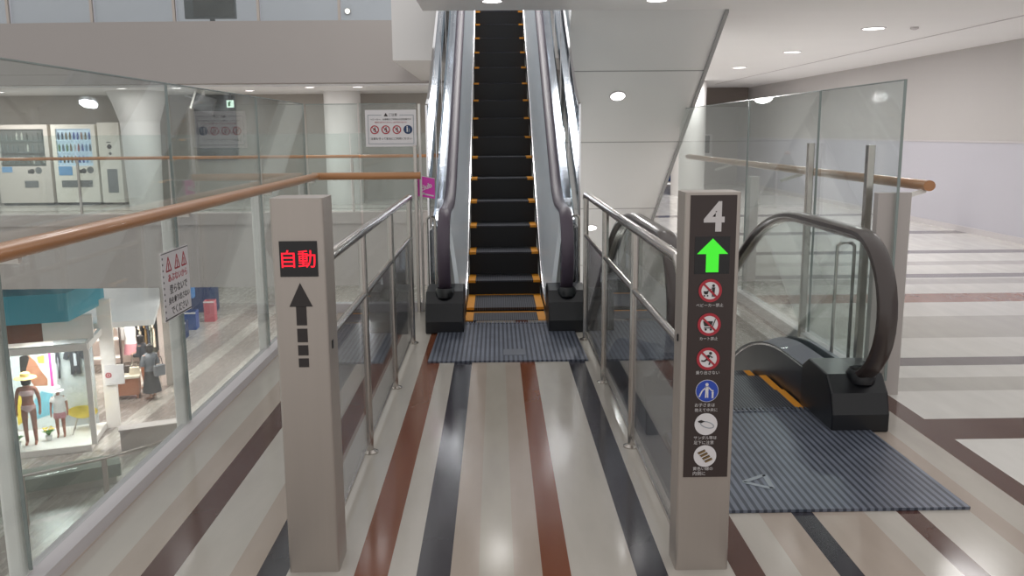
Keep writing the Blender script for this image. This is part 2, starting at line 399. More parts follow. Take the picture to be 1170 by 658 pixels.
# far gallery across the atrium, this level
b = MB('farfloor'); b.box(-16, .6, 18, 22.2, -.2, 0); struct(b.build('floor_far_gallery'))
b = MB('fascia'); b.box(-16, 2.2, 18.0, 18.35, -1.5, -.2); b.box(-16, 2.2, 17.95, 18.3, -.2, .03); struct(b.build('trim_far_slab'))
b = MB('ceiling'); b.box(-16, 2.2, 18.35, 22.2, -1.5, -1.3); struct(b.build('ceiling_lower_gallery'))
b = MB('beige'); b.box(-16, 2.2, 22.0, 22.2, 0, 2.58); struct(b.build('wall_far_gallery'))
b = MB('ceiling'); b.box(-16, 2.2, 18.9, 22.2, 2.58, 2.86); b.box(-16, 2.2, 18.45, 18.9, 2.58, 2.62); struct(b.build('ceiling_far_gallery'))
# curved fascia of the floor above
b = MB('fascia2')
n = 14; pts_o = []; 
for i in range(n+1):
    x = -16+18.2*i/n; pts_o.append((x, 18+.006*(x+4)**2))
b.prism(pts_o+[(2.2, 18.9), (-16, 19.9)], 2, 2.62, 3.82)
struct(b.build('trim_upper_slab'))
b = MB('upper'); b.box(-16, 2.2, 21.5, 21.7, 3.8, 8.0); struct(b.build('wall_upper_gallery'))
b = MB('white'); b.box(-1.48, -.74, 13.1, 18.2, 2.65, 3.78); b.box(-.74, 2.44, 15.35, 18.2, CZ, 3.78); struct(b.build('trim_landing_slab'))
b = MB('white'); b.cyl((-8.0, 20.2, 0), .36, 1.9, 32, r2=.42); b.lathe((-8.0, 20.2, 1.9), [(.42, 0), (.56, .45), (.66, .68)], 32); struct(b.build('column_gallery_wide'))
b = MB('white'); b.cyl((-3.55, 20.8, 0), .42, 2.58, 32); struct(b.build('column_gallery'))

# lower level
LZ = -5.9
b = MB('lowfloor'); b.box(-24, 8, 6, 46, LZ-.2, LZ); struct(b.build('floor_lower'), 'grey polished floor of the level below')
b = MB('beige'); b.box(-24, 8, 45, 45.3, LZ, -1.7); struct(b.build('wall_lower_back'))
b = MB('white'); b.box(2.13, 2.3, 4.88, 27, LZ, -.35); struct(b.build('wall_escalator_well'))
b = MB('white'); b.box(.6, 2.2, 26, 26.2, LZ, CZ); struct(b.build('wall_well_end'))

# descending soffit under the next flight
b = MB('panel')
S0, SZ, SS = 9.42, CZ, .63
def sz(y): return SZ-(y-S0)*SS
b.prism([(S0, CZ), (S0, CZ+.5), (S0+.8, CZ+.5), (19, sz(19)+.5), (19, sz(19))], 0, .80, 2.40)
so = struct(b.build('ceiling_soffit'), 'white sloping panelled underside of the next escalator flight')
b = MB('seam')
for y in (10.3, 11.6, 13.2, 15): b.prism([(y, sz(y)-.003), (y, sz(y)+.01), (y+.012, sz(y+.012)+.01), (y+.012, sz(y+.012)-.003)], 0, .80, 2.40)
struct(b.build('trim_soffit_seams'))
b = MB('seam')
b.prism([(S0, CZ-.03), (S0, CZ+.5), (S0+.8, CZ+.5), (19, sz(19)+.5), (19, sz(19)-.03)], 0, 2.40, 2.44)
struct(b.build('trim_soffit_edge'))

# ------------------------------------------------------------------ ceiling lamps
def downlight(loc, label, group, r=.11, tilt=0):
    t = thing('ceiling_light', label, 'ceiling light', loc, 0, group)
    b = MB('signwhite'); b.lathe((0,0,0), [(r, .01), (r, -.008), (r*.86, -.012), (r*.86, .01)], 24); o1 = b.build('lamp_rim', t)
    b = MB('lamp'); b.cyl((0,0,-.006), r*.85, .004, 24); o2 = b.build('lamp_diffuser', t)
    t.rotation_euler.x = tilt
    return t
downlight((4.71, 11.19, CZ), 'round ceiling lamp over the right corridor, nearest of its row of three', 'corridor ceiling lamps', .15)
downlight((4.77, 14.4, CZ), 'round ceiling lamp over the right corridor, middle one of its row of three', 'corridor ceiling lamps', .15)
downlight((4.86, 17.8, CZ), 'round ceiling lamp over the right corridor, smallest and farthest of its row of three', 'corridor ceiling lamps', .15)
downlight((-.02, 8.72, CZ), 'round ceiling lamp at the top edge straight above the black escalator steps', 'lamps over the landing')
downlight((1.56, 8.72, CZ), 'round ceiling lamp at the top edge above the white sloping soffit', 'lamps over the landing')
ta = -math.atan(SS)
downlight((1.47, 10.72, sz(10.72)), 'bright round lamp set in the upper part of the white sloping soffit', 'lamps in the sloping soffit', .1, ta)
downlight((1.49, 13.75, sz(13.75)), 'round lamp low on the sloping soffit, seen behind the right steel rail', 'lamps in the sloping soffit', .1, ta)
fl = [(-7.75, 18.75, 'lamp in the far gallery ceiling beside the wide white column'), (-6.62, 18.75, 'lamp in the far gallery ceiling above the dark directory board'),
      (-5.45, 20.0, 'lamp deep in the far gallery ceiling, dimmest of the row'), (-3.86, 18.75, 'lamp in the far gallery ceiling just left of the slim white column'),
      (-2.86, 18.75, 'lamp in the far gallery ceiling just right of the slim white column'), (-10.9, 19.9, 'added lamp in the far gallery ceiling above the vending machines')]  # last lamp is added to brighten the vending machines
for x, y, l in fl: downlight((x, y, 2.58), l, 'far gallery ceiling lamps', .12)
b = MB('trim'); b.lathe((5.19, 11.12, CZ), [(.05, .01), (.05, -.02), (.02, -.035)], 16); tag(b.build('smoke_detector'), 'small white smoke detector on the ceiling beside the nearest corridor lamp', 'smoke detector')

# ------------------------------------------------------------------ escalators
CX = .07
SX0, SX1 = CX-.355, CX+.355
TR, RI, Y0, ZZ0, SL = .37, .23, 8.45, .18, .6216
def pz_up(y):
    if y <= 7.75: return 0.0
    if y >= 8.55: 
        if y >= 13.6:
            t = min(1, (y-13.6)/.9); z0 = ZZ0+(13.6-Y0)*SL
            return z0+SL*(.9*(t-t*t/2))
        return ZZ0+(y-Y0)*SL
    t = (y-7.75)/.8; z1 = ZZ0+(8.55-Y0)*SL
    h = .8
    return (t*t*t-t*t)*h*SL*1.0+(3*t*t-2*t*t*t)*z1
TOPZ = pz_up(14.6)
def pz_dn(y):
    if y <= 5.6: return 0.0
    if y >= 6.8: return -.345-(y-6.8)*.61
    t = (y-5.6)/1.2
    return -((3*t*t-2*t*t*t)*.345+(t*t*t-t*t)*1.2*.61)

def step(parent, x0, x1, yf, z, r, t, label=None):
    b = MB('tread')
    b.prism([(yf, z), (yf+t, z), (yf+t, z-.03), (yf+.01, z-.03)], 0, x0+.03, x1-.03)
    s = b.build('step', parent)
    b = MB('riser'); b.prism([(yf+.004, z-.008), (yf+.012, z-r), (yf+t*.99, z-r-.0), (yf+t*.99, z-.031)], 0, x0+.005, x1-.005); b.build('riser', s)
    b = MB('yellow')
    for xa, xb in ((x0+.004, x0+.05), (x1-.05, x1-.004)): b.box(xa, xb, yf-.002, yf+t-.002, z-.028, z+.002)
    b.box(x0+.05, x1-.05, yf+t-.03, yf+t-.004, z-.02, z+.002)
    b.build('demarcation_line', s)
    return s

def newel_path(x, yc, zc, r, yend, height, pz, y0in, n=16, step=.12):
    """handrail centre line from the inlet box round the newel and along the balustrade"""
    pts = [(y0in, zc-r)]
    pts += [(yc, zc-r)] if y0in > yc+.02 else []
    pts += arc(yc, zc, r, -PI/2, -1.5*PI, n)[1:]
    y = yc+.08
    while y < yend:
        pts.append((y, pz(y)+height)); y += step
    pts.append((yend, pz(yend)+height))
    return [(x, p[0], p[1]) for p in pts]

def handrail(parent, path):
    sec = [(-.042, -.012), (-.036, .004), (-.02, .014), (.02, .014), (.036, .004), (.042, -.012), (.03, -.02), (-.03, -.02)]
    b = MB('rubber'); b.sweep(path, sec, (1,0,0)); return b.build('handrail', parent)

def escalator(kind, cx, ybox, ycomb, yend, label):
    up = kind == 'up'
    pz = pz_up if up else pz_dn
    t = thing('escalator', label, 'escalator', (cx, ybox, 0), 0)
    inv = Matrix.Translation((-cx, -ybox, 0))
    def mb(*m):
        q = MB(*m); q.X = inv; return q
    x0, x1 = cx-.355, cx+.355
    # steps
    if up:
        specs = [(7.29-.28, 7.42+.0, 0.0)] 
        lst = [(7.30, 0.0, .12, .40), (7.42, 0.004, .2, .37), (7.80, .04, .05, .66)]+[(Y0+TR*k, ZZ0+RI*k, RI if k else .14, TR) for k in range(0, 16)]
        lst = lst[1:]
    else:
        lst = [(4.90, 0.0, .15, .37), (5.27, -.012, .15, .37), (5.64, -.08, .15, .37), (6.01, -.23, .2, .37)]+[(6.38+.37*k, -.44-.226*k, .226, .37) for k in range(0, 10)]
    for (yf, z, r, tt) in lst:
        # build one step in place
        b = mb('tread'); b.prism([(yf, z), (yf+tt, z), (yf+tt, z-.03), (yf+.01, z-.03)], 0, x0+.03, x1-.03); s = b.build('step', t)
        if up:
            b = mb('riser'); b.prism([(yf+.004, z-.006), (yf+.014, z-r), (yf+tt*.99, z-r), (yf+tt*.99, z-.031)], 0, x0+.005, x1-.005)
        else:
            b = mb('riser'); b.prism([(yf+.02, z-.031), (yf+.03, z-r-.05), (yf+tt-.012, z-r-.05), (yf+tt-.004, z-.006)], 0, x0+.005, x1-.005)
        b.build('riser', s)
        wy = .072 if up else .05
        for xa, xb in ((x0+.004, x0+wy), (x1-wy, x1-.004)):
            b = mb('yellow'); b.box(xa, xb, yf-.003, yf+tt-.003, z-.02, z+.003); b.build('demarcation_strip', s)
        if z < .1 and up:
            b = mb('yellow'); b.box(x0+.05, x1-.05, yf+tt-.03, yf+tt-.004, z-.02, z+.003); b.build('demarcation_line', s)
    # landing plate
    yp = 6.02 if up else 3.48
    b = mb('comb')
    fx = .214
    b.prism([(x0-fx, yp), (x1+fx, yp), (x1+.2, ybox), (x1+.2, ycomb-.02), (x0-.2, ycomb-.02), (x0-.2, ybox)], 2, .001, .014)
    lp = b.build('landing_plate', t)
    b = mb('comb'); 
    nt = 30
    for i in range(nt):
        xa = x0+.71*i/nt; b.box(xa, xa+.71/nt*.6, ycomb-.06, ycomb+.015, .012, .018)
    b.build('comb_teeth', lp)
    if up:
        b = mb('deck'); b.box(cx-.03, cx+.13, yp+.14, yp+.32, .0142, .0165); b.build('cover_plate', lp)
    else:
        # triangle mark pressed in the plate
        b = mb('lightgrey')
        tri = [(1.12, 3.78), (1.23, 3.70), (1.24, 3.86)]
        for i in range(3):
            p, q = Vector(tri[i]), Vector(tri[(i+1)%3]); d = (q-p).normalized(); nn = Vector((-d.y, d.x))*.012
            b.prism([tuple(p-nn), tuple(q-nn), tuple(q+nn), tuple(p+nn)], 2, .0142, .016)
        b.build('arrow_mark', lp)
    H = .97 if up else 1.06
    r = .36 if up else .40
    zc = H-r
    yc = (ybox+.40) if up else (ybox+.24)
    for sg in (-1, 1):
        hx = cx+sg*(.50 if up else .535)
        # newel box
        xi, xo = (cx+sg*.345, cx+sg*.655)
        b = mb('black'); z1 = .345 if up else .31
        b.prism([(ybox, .0), (ybox+.01, .0), (ybox+.5, 0), (ybox+.5, z1-.06), (ybox+.40, z1), (ybox+.12, z1-.015), (ybox+.035, z1-.1), (ybox, .10)], 0, min(xi, xo), max(xi, xo))
        nb = b.build('newel_base', t, bevel=.012)
        b = mb('black'); b.lathe((hx, ybox+.12, z1-.04), [(.075, -.02), (.078, .03), (.062, .055), (.05, .03)], 20); b.build('handrail_inlet', nb)
        path = newel_path(hx, yc, zc, r, yend, H, pz, ybox+.1)
        path = [(p[0], p[1], p[2]) for p in path]
        handrail_b = mb('rubber2' if up else 'rubber')
        sec = [(-.052, -.016), (-.048, .006), (-.03, .018), (.03, .018), (.048, .006), (.052, -.016), (.036, -.026), (-.036, -.026)]
        handrail_b.sweep(path, sec, (1,0,0)); handrail_b.build('handrail', t)
        # handrail guide (metal strip under the rubber)
        gp = [(hx, p[1], p[2]) for p in newel_path(hx, yc, zc, r-.032, yend, H-.035, pz, ybox+.16)]
        b = mb('tube' if not up else 'steelblue'); b.sweep(gp, [(-.024, -.012), (-.024, .012), (.024, .012), (.024, -.012)], (1,0,0)); b.build('handrail_guide', t)
        # balustrade body
        outline_top = [(p[1], p[2]) for p in newel_path(hx, yc, zc, r-.04, yend, H-.042, pz, ybox+.2)]
        if up:
            low = [(yend, pz(yend)+.0)]
            y = yend
            while y > ybox+.5: low.append((y, pz(y)+.04)); y -= .2
            low.append((ybox+.45, .2))
            # inner stainless panel leaning outwards towards the top: strips between low and top outlines
            b = mb('steelblue')
            ys = [ybox+.42]
            while ys[-1] < yend-.1: ys.append(ys[-1]+.15)
            ys.append(yend)
            def ztop(y):
                if y < yc: 
                    d = max(0, (r-.05)**2-(y-yc)**2); return zc+math.sqrt(d)
                return pz(y)+H-.05
            xb_, xt_ = cx+sg*.362, cx+sg*.468
            vs = []
            for y in ys:
                zb, zt = pz(y)+.10, ztop(y)
                vs += [(xb_, y, zb), (xt_, y, zt), (xt_+sg*.03, y, zt), (xb_+sg*.04, y, zb)]
            fs = []
            for i in range(len(ys)-1):
                for j in range(4): fs.append((4*i+j, 4*i+(j+1)%4, 4*i+4+(j+1)%4, 4*i+4+j))
            fs += [(0,1,2,3), tuple(4*(len(ys)-1)+j for j in range(4))]
            b.add(vs, fs); ip = b.build('inner_panel', t)
            # skirt: dark strip and bright white edge next to the steps
            b = mb('chrome'); b.sweep([(cx+sg*.360, y, pz(y)+.105) for y in ys], [(-.006,-.012),(-.006,.012),(.006,.012),(.006,-.012)], (1,0,0), smooth=False); b.build('skirt_edge', t)
            b = mb('skirt'); b.sweep([(cx+sg*.364, y, pz(y)-.05) for y in [ycomb-.2]+ys], [(-.004,-.15),(-.004,.15),(.004,.15),(.004,-.15)], (1,0,0), smooth=False); b.build('skirt_panel', t)
            # outer deck
            b = mb('mirror'); b.sweep([(cx+sg*.575, y, pz(y)+.50) for y in ys if y > yc+.25], [(-.085,-.45),(-.085,.26),(-.06,.28),(.07,.28),(.085,.26),(.085,-.45)], (1,0,0), smooth=False); b.build('outer_panel', t)
            # tall glass screen at the side
            ysx = [y for y in ys if y > 8.0]
            vs = []; xs_ = cx+sg*.69
            for y in ysx:
                for (x, z) in ((xs_-.006, pz(y)+.55), (xs_-.006, pz(y)+1.80), (xs_+.006, pz(y)+1.80), (xs_+.006, pz(y)+.55)): vs.append((x, y, z))
            nn = len(ysx)
            b = mb('screen')
            b.add(vs, [(4*i+j, 4*i+(j+1)%4, 4*i+4+(j+1)%4, 4*i+4+j) for i in range(nn-1) for j in range(4)]+[(0,1,2,3), tuple(4*(nn-1)+j for j in range(4))])
            sc = b.build('side_screen', t)
            b = mb('chrome')
            b.sweep([(xs_, y, pz(y)+1.81) for y in ysx], [(-.012,-.012),(-.012,.012),(.012,.012),(.012,-.012)], (1,0,0), smooth=False)
            b.box(xs_-.008, xs_+.008, 8.0, 8.02, .3, 1.83+pz(8.0))
            b.build('screen_frame', sc)
            for k in range(1, 5):
                yj = 8.0+1.15*k; b = mb('chrome')
                b.add([(xs_+a*.009, yj+c, pz(yj+c)+d) for a in (-1, 1) for c in (0, .02) for d in (.55, 1.8)], [(0,1,3,2),(4,6,7,5),(0,4,5,1),(2,3,7,6),(0,2,6,4),(1,5,7,3)])
                b.build('screen_joint', sc)
        else:
            # clear glass balustrade following the newel
            poly = outline_top[:]
            low = []
            y = yend
            while y > ybox+.30: low.append((y, pz(y+.3)+.15)); y -= .15
            b = mb('glass'); b.prism(poly[1:]+low, 0, hx-.006, hx+.006); b.build('glass_panel', t)
            # skirt + deck hump on both sides of the glass
            ys = [ybox+.34+.12*i for i in range(int((yend-ybox-.34)/.12)+1)]
            def dz(y): return pz(y+.3)+.235
            xi2 = cx+sg*.362
            b = mb('skirt'); b.sweep([(xi2+sg*.004, y, dz(y)-.17) for y in ys], [(-.004,-.17),(-.004,.17),(.004,.17),(.004,-.17)], (1,0,0), smooth=False); b.build('skirt_panel', t)
            b = mb('deck'); b.sweep([(cx+sg*.435, y, dz(y)-.02) for y in ys], [(-.068,-.02),(-.068,.004),(-.055,.014),(.068,.05),(.068,-.02)] if sg > 0 else [(.068,-.02),(.068,.004),(.055,.014),(-.068,.05),(-.068,-.02)], (1,0,0), smooth=False); dk = b.build('inner_deck', t)
            b = mb('chrome'); b.sweep([(cx+sg*.368, y, dz(y)-.012) for y in ys], [(-.006,-.006),(-.006,.006),(.006,.006),(.006,-.006)], (1,0,0), smooth=False); b.build('deck_edge', dk)
            b = mb('chrome'); yj = ys[0]; b.box(cx+sg*.435-.07, cx+sg*.435+.07, yj-.012, yj+.012, dz(yj)-.03, dz(yj)+.004); yj = ys[5]; b.box(cx+sg*.435-.07, cx+sg*.435+.07, yj-.006, yj+.006, dz(yj)-.03, dz(yj)+.003); b.build('deck_joint', dk)
            b = mb('deck'); b.sweep([(cx+sg*.575, y, dz(y)-.0) for y in ys], [(-.022,-.25),(-.022,.04),(.015,.035),(.022,.02),(.022,-.25)], (1,0,0), smooth=False); b.build('outer_deck', t)
    # truss body
    b = mb('panel' if up else 'skirt')
    if up:
        ys = [7.6+.3*i for i in range(24)]; ys = [y for y in ys if y < yend]+[yend]
        b.prism([(y, pz(y)-.3) for y in ys]+[(y, pz(y)-.75-.25*(y > 8.2)) for y in ys[::-1]], 0, cx-.66, cx+.66)
    else:
        ys = [4.95+.3*i for i in range(24)]; ys = [y for y in ys if y < yend]+[yend]
        b.prism([(y, pz(y+.3)-.36) for y in ys]+[(y, pz(y+.3)-1.1) for y in ys[::-1]], 0, cx-.66, cx+.66)
    b.build('truss', t)
    return t
escalator('up', CX, 6.93, 7.29, 15.3, 'escalator with black steps climbing straight ahead between the two steel rails')
escalator('down', 1.44, 4.46, 4.85, 10.2, 'glass-sided escalator going down at the right behind the number 4 post')

def guard(x0, x1, y, h, label):
    b = MB('tube')
    b.tube([(x0,y,0),(x0,y,h-.02),(x0+.02,y,h),(x1-.02,y,h),(x1,y,h-.02),(x1,y,0)], .011, 8)
    return tag(b.build('guard_frame'), label, 'guard rail', 'narrow guard frames beside the escalators')
guard(.645, .71, 7.5, .90, 'narrow upright steel guard loop right of the climbing escalator')
guard(-.595, -.53, 7.5, .90, 'narrow upright steel guard loop left of the climbing escalator under the magenta sign')
guard(2.15, 2.26, 5.45, .90, 'narrow upright steel guard loop seen through the glass of the down escalator')

# ------------------------------------------------------------------ steel rails
def railing(x, ys, yend, label, ybot):
    t = thing('railing', label, 'railing', (x, ys[0], 0), 0, 'steel queue rails before the escalator')
    z = 1.13
    b = MB('tube'); b.tube([(0, ybot-ys[0]-.02, z-.12), (0, ybot-ys[0]+.06, z-.02), (0, ybot-ys[0]+.12, z), (0, yend-ys[0]-.03, z), (0, yend-ys[0], z-.03)], .024, 12); b.build('top_rail', t)
    b = MB('tube'); b.tube([(0, ybot-ys[0]-.02, .82), (0, yend-ys[0], .82)], .017, 10); b.build('middle_rail', t)
    for y in ys:
        b = MB('tube'); b.cyl((0, y-ys[0], 0), .021, z-.01, 14); p = b.build('rail_post', t)
        b = MB('tube'); b.lathe((0, y-ys[0], 0), [(.044, 0), (.044, .006), (.03, .012), (.022, .016)], 18); b.build('post_flange', p)
    b = MB('acryl'); b.box(-.004, .004, ybot-ys[0]+.02, yend-ys[0]-.03, .07, .805); a = b.build('clear_panel', t)
    b = MB('tube'); b.box(-.008, .008, ybot-ys[0]+.02, yend-ys[0]-.03, .055, .072); b.build('panel_channel', a)
    return t
railing(-.66, [4.27, 5.42, 6.63], 6.65, 'stainless rail with clear panel behind the post with the red display', 3.225)
railing(.685, [4.30, 5.48, 6.68], 6.70, 'stainless rail with clear panel behind the number 4 post', 3.155)

# ------------------------------------------------------------------ guide posts
t = thing('guide_post', 'steel guide post with red lit characters and a dark dashed arrow', 'guide post', (-.69, 3.03, 0))
b = MB('steel'); b.rbox(-.092, .092, 0, .17, 0, 1.385, .008); b.build('post_body', t)
b = MB('screenblack'); b.rbox(-.066, .066, -.003, .01, 0, .125, .001); d = b.build('led_display', t, loc=(0, 0, 1.112))
text('led_characters', '自動', .06, (0, -.0045, .063), 'ledred', d, bold=.0003, width=.118)
b = MB('ink')
b.poly([(-.041, 1.005), (.041, 1.005), (0, 1.090)], 0, .0015); b.poly([(-.018, .938), (.018, .938), (.018, 1.006), (-.018, 1.006)], 0, .0015)
b.poly([(-.018, .877), (.018, .877), (.018, .926), (-.018, .926)], 0, .0015); b.poly([(-.018, .829), (.018, .829), (.018, .866), (-.018, .866)], 0, .0015)
b.poly([(-.018, .786), (.018, .786), (.018, .818), (-.018, .818)], 0, .0015)
b.build('printed_arrow', t)
b = MB('black'); b.box(.091, .095, .05, .07, .84, .87); b.build('keyhole', t)

t = thing('guide_post', 'steel guide post with dark sign panel, number 4, green arrow and pictograms', 'guide post', (.745, 3.0, 0))
b = MB('steel'); b.rbox(-.097, .097, 0, .13, 0, 1.395, .008); b.build('post_body', t)
b = MB('brown'); b.rbox(-.078, .082, -.004, .01, .365, 1.385, .001); sp = b.build('sign_panel', t)
FY = -.0052
text('number_four', '4', .15, (.004, FY, 1.312), 'textgrey', sp, bold=.004, width=.072)
b = MB('screenblack'); b.box(-.06, .062, FY, -.003, 1.112, 1.242); b.use('ledgreen')
b.poly([(-.052, 1.182), (.056, 1.182), (.002, 1.236)], FY-.0003, .0015); b.poly([(-.02, 1.118), (.024, 1.118), (.024, 1.183), (-.02, 1.183)], FY-.0003, .0015)
b.build('arrow_display', sp)
def ring_sign(b, cx, cz, r, ring=True):
    b.use('signwhite').disc((cx, cz), r*.98, y=FY)
    if ring: b.use('red').disc((cx, cz), r, y=FY-.0008, r0=r*.76)
def slash(b, cx, cz, r):
    b.use('red').bar((cx-r*.6, cz+r*.6), (cx+r*.6, cz-r*.6), r*.17, FY-.0024)
def person_icon(b, cx, cz, h, m='ink', y=None):
    y = FY-.0014 if y is None else y
    b.use(m).disc((cx, cz+h*.40), h*.11, 14, y=y)
    b.poly([(cx-h*.13, cz+h*.26), (cx+h*.13, cz+h*.26), (cx+h*.1, cz-h*.05), (cx+h*.11, cz-h*.5), (cx+h*.02, cz-h*.5), (cx, cz-h*.1), (cx-h*.02, cz-h*.5), (cx-h*.11, cz-h*.5), (cx-h*.1, cz-h*.05)], y)
PX = -.002; R_ = .041
# 1 stroller
b = MB('signwhite'); z = 1.053; ring_sign(b, PX, z, R_); person_icon(b, PX+.011, z, .044)
b.use('ink').bar((PX+.004, z+.006), (PX-.012, z-.004), .003, FY-.0014); b.poly([(PX-.024, z-.002), (PX-.006, z-.002), (PX-.009, z-.013), (PX-.02, z-.013)], FY-.0014)
b.disc((PX-.02, z-.018), .003, 10, y=FY-.0014); b.disc((PX-.009, z-.018), .003, 10, y=FY-.0014); slash(b, PX, z, R_); b.build('pictogram', sp)
# 2 cart
b = MB('signwhite'); z = .932; ring_sign(b, PX, z, R_)
b.use('ink').poly([(PX-.022, z+.012), (PX+.013, z+.012), (PX+.008, z-.006), (PX-.017, z-.006)], FY-.0014); b.bar((PX+.022, z+.02), (PX+.01, z-.012), .003, FY-.0014); b.bar((PX-.018, z-.012), (PX+.011, z-.012), .003, FY-.0014)
b.disc((PX-.012, z-.018), .004, 10, y=FY-.0014); b.disc((PX+.006, z-.018), .004, 10, y=FY-.0014); slash(b, PX, z, R_); b.build('pictogram', sp)
# 3 running
b = MB('signwhite'); z = .808; ring_sign(b, PX, z, R_); b.use('ink').disc((PX+.008, z+.02), .0055, 12, y=FY-.0014)
for p, q, w in (((.004,.013),(-.004,-.002),.010), ((.004,.012),(.016,.004),.004), ((.002,.012),(-.013,.008),.004), ((-.004,-.002),(.008,-.009),.006), ((.008,-.009),(.004,-.022),.005), ((-.004,-.002),(-.014,-.009),.006), ((-.014,-.009),(-.024,-.007),.005)):
    b.bar((PX+p[0], z+p[1]), (PX+q[0], z+q[1]), w, FY-.0014)
slash(b, PX, z, R_); b.build('pictogram', sp)
# 4 adult holding children (blue)
b = MB('signwhite'); z = .690; b.disc((PX, z), R_, y=FY); b.use('blue').disc((PX, z), R_*.96, y=FY-.0006); person_icon(b, PX-.001, z+.002, .054, 'signwhite')
person_icon(b, PX+.02, z-.012, .03, 'signwhite')
b.use('signwhite').bar((PX+.004, z+.014), (PX+.018, z), .004, FY-.0014); b.bar((PX-.004, z+.014), (PX-.018, z), .004, FY-.0014); b.bar((PX-.018, z), (PX-.028, z-.022), .005, FY-.0014); b.build('pictogram', sp)
# 5 sandal
b = MB('signwhite'); z = .566; b.disc((PX, z), R_, y=FY)
sole = [(PX+.004+.024*math.cos(a)-.0, z-.002+.011*math.sin(a)-.25*(.024*math.cos(a))) for a in [2*PI*i/20 for i in range(20)]]
for i in range(20): b.use('lightgrey').bar(sole[i], sole[(i+1)%20], .003, FY-.0014)
b.use('ink').poly([(PX-.03, z+.012), (PX-.018, z+.016), (PX-.004, z+.011), (PX-.016, z+.005), (PX-.027, z+.007)], FY-.0016); b.build('pictogram', sp)
# 6 step inside yellow lines
b = MB('signwhite'); z = .446; b.disc((PX, z), R_, y=FY)
for k in range(4):
    cx_, cz_ = PX-.012+.0085*k, z+.015-.0105*k
    b.use('olive').poly([(cx_-.015, cz_-.001), (cx_+.010, cz_+.011), (cx_+.014, cz_+.003), (cx_-.011, cz_-.009)], FY-.0014)
    b.use('ink').bar((cx_-.016, cz_-.003), (cx_+.010, cz_+.010), .002, FY-.002)
b.build('pictogram', sp)
for body, z in (('ベビーカー禁止', 1.001), ('カート禁止', .881), ('乗り出さない', .757)):
    text('caption', body, .017, (PX, FY, z), 'textgrey', sp, width=.095 if len(body) > 6 else (.064 if len(body) == 5 else .084))
for body, z in (('お子さまは', .637), ('抱えて中央に', .619), ('サンダル等は', .515), ('足下に注意', .497), ('黄色い線の', .398), ('内側に', .380)):
    text('caption', body, .0165, (PX-.042, FY, z), 'textgrey', sp, align='LEFT', width={5: .072, 6: .082, 3: .045}[len(body)])
b = MB('black'); b.box(-.101, -.096, .05, .062, .86, .885); b.build('keyhole', t)

# ------------------------------------------------------------------ glass balustrades
def pane(x0, x1, y0, y1, z0, z1, name, m='glass'):
    b = MB(m); b.box(x0, x1, y0, y1, z0, z1)
    return b
GX = -1.68
t = thing('glass_balustrade', 'tall glass balustrade with white posts along the left atrium edge', 'glass balustrade', (GX, 3.0, 0))
seams = [1.4, 2.955, 4.62, 6.32, 7.84]
for a, c in zip(seams[:-1], seams[1:]):
    b = MB('glassl'); b.box(-.006, .006, a-3.0+.012, c-3.0-.012, .075, 1.86); g = b.build('glass_pane', t)
    b = MB('edge'); b.box(-.0065, .0065, a-3.0+.012, c-3.0-.012, 1.86, 1.866); b.box(-.0065, .0065, c-3.0-.018, c-3.0-.012, .075, 1.86); b.build('pane_edge', g)
for y in seams[1:]:
    b = MB('post'); b.rbox(-.075, -.012, y-3.0-.032, y-3.0+.032, 0, 1.205, .015); p = b.build('balustrade_post', t)
    b = MB('post'); b.box(-.04, .07, y-3.0-.012, y-3.0+.012, 1.18, 1.20); b.build('rail_bracket', p)
b = MB('trim'); b.box(-.05, .05, -1.6, 4.9, 0, .055); b.build('base_channel', t)
oval = [(.032*math.cos(2*PI*i/14), .036*math.sin(2*PI*i/14)) for i in range(14)]
b = MB('wood'); b.sweep([(.085, -1.6, 1.235), (.085, 4.0, 1.235), (.085, 4.80, 1.235)], oval, (0,0,1)); b.build('wooden_handrail', t)
t2 = thing('glass_balustrade', 'short glass balustrade at the back carrying the white notice board', 'glass balustrade', (-1.2, 7.9, 0))
for a, c in ((-.47, -.02), (0.0, .50)):
    b = MB('glassl'); b.box(a, c, -.006, .006, .075, 1.86); g = b.build('glass_pane', t2)
    b = MB('edge'); b.box(a, c, -.0065, .0065, 1.86, 1.866); b.build('pane_edge', g)
b = MB('trim'); b.box(-.42, .52, -.05, .05, 0, .08); b.build('base_channel', t2)
b = MB('wood2'); b.sweep([(-.428, -.06, 1.235), (-.2, -.06, 1.235), (.53, -.06, 1.235)], oval, (0,0,1)); b.build('wooden_handrail', t2)
b = MB('tube'); b.rbox(.47, .50, -.075, -.02, 0, 1.50, .005); b.build('balustrade_post', t2)
b = MB('post'); b.rbox(.515, .535, -.02, .02, 0, 1.86, .004); b.build('end_post', t2)

GR = 2.35
t = thing('glass_balustrade', 'tall glass balustrade between the down escalator and the right corridor', 'glass balustrade', (GR, 5.1, 0))
for a, c in ((0, 1.3), (1.33, 3.1), (3.13, 6.2)):
    b = MB('glass'); b.box(-.006, .006, a, c, .1, 1.88); g = b.build('glass_pane', t)
    b = MB('edge'); b.box(-.007, .007, a, c, 1.88, 1.886); b.box(-.008, .008, a-.006, a, .1, 1.886); b.build('pane_edge', g)
for y in (.33, 1.37):
    b = MB('tube'); b.rbox(-.055, -.012, y-.02, y+.03, 0, 1.51, .004); b.build('balustrade_post', t)
b = MB('fascia'); b.rbox(-.1, .1, 0.03, .09, 0, 1.235, .004); b.build('end_panel', t)
b = MB('trim'); b.box(-.05, .05, .09, 6.2, 0, .09); b.build('base_channel', t)
b = MB('wood'); b.sweep([(.20, .03, 1.275), (.20, .06, 1.275), (.20, 6.6, 1.275)], oval, (0,0,1)); b.build('wooden_handrail', t)
b = MB('post')
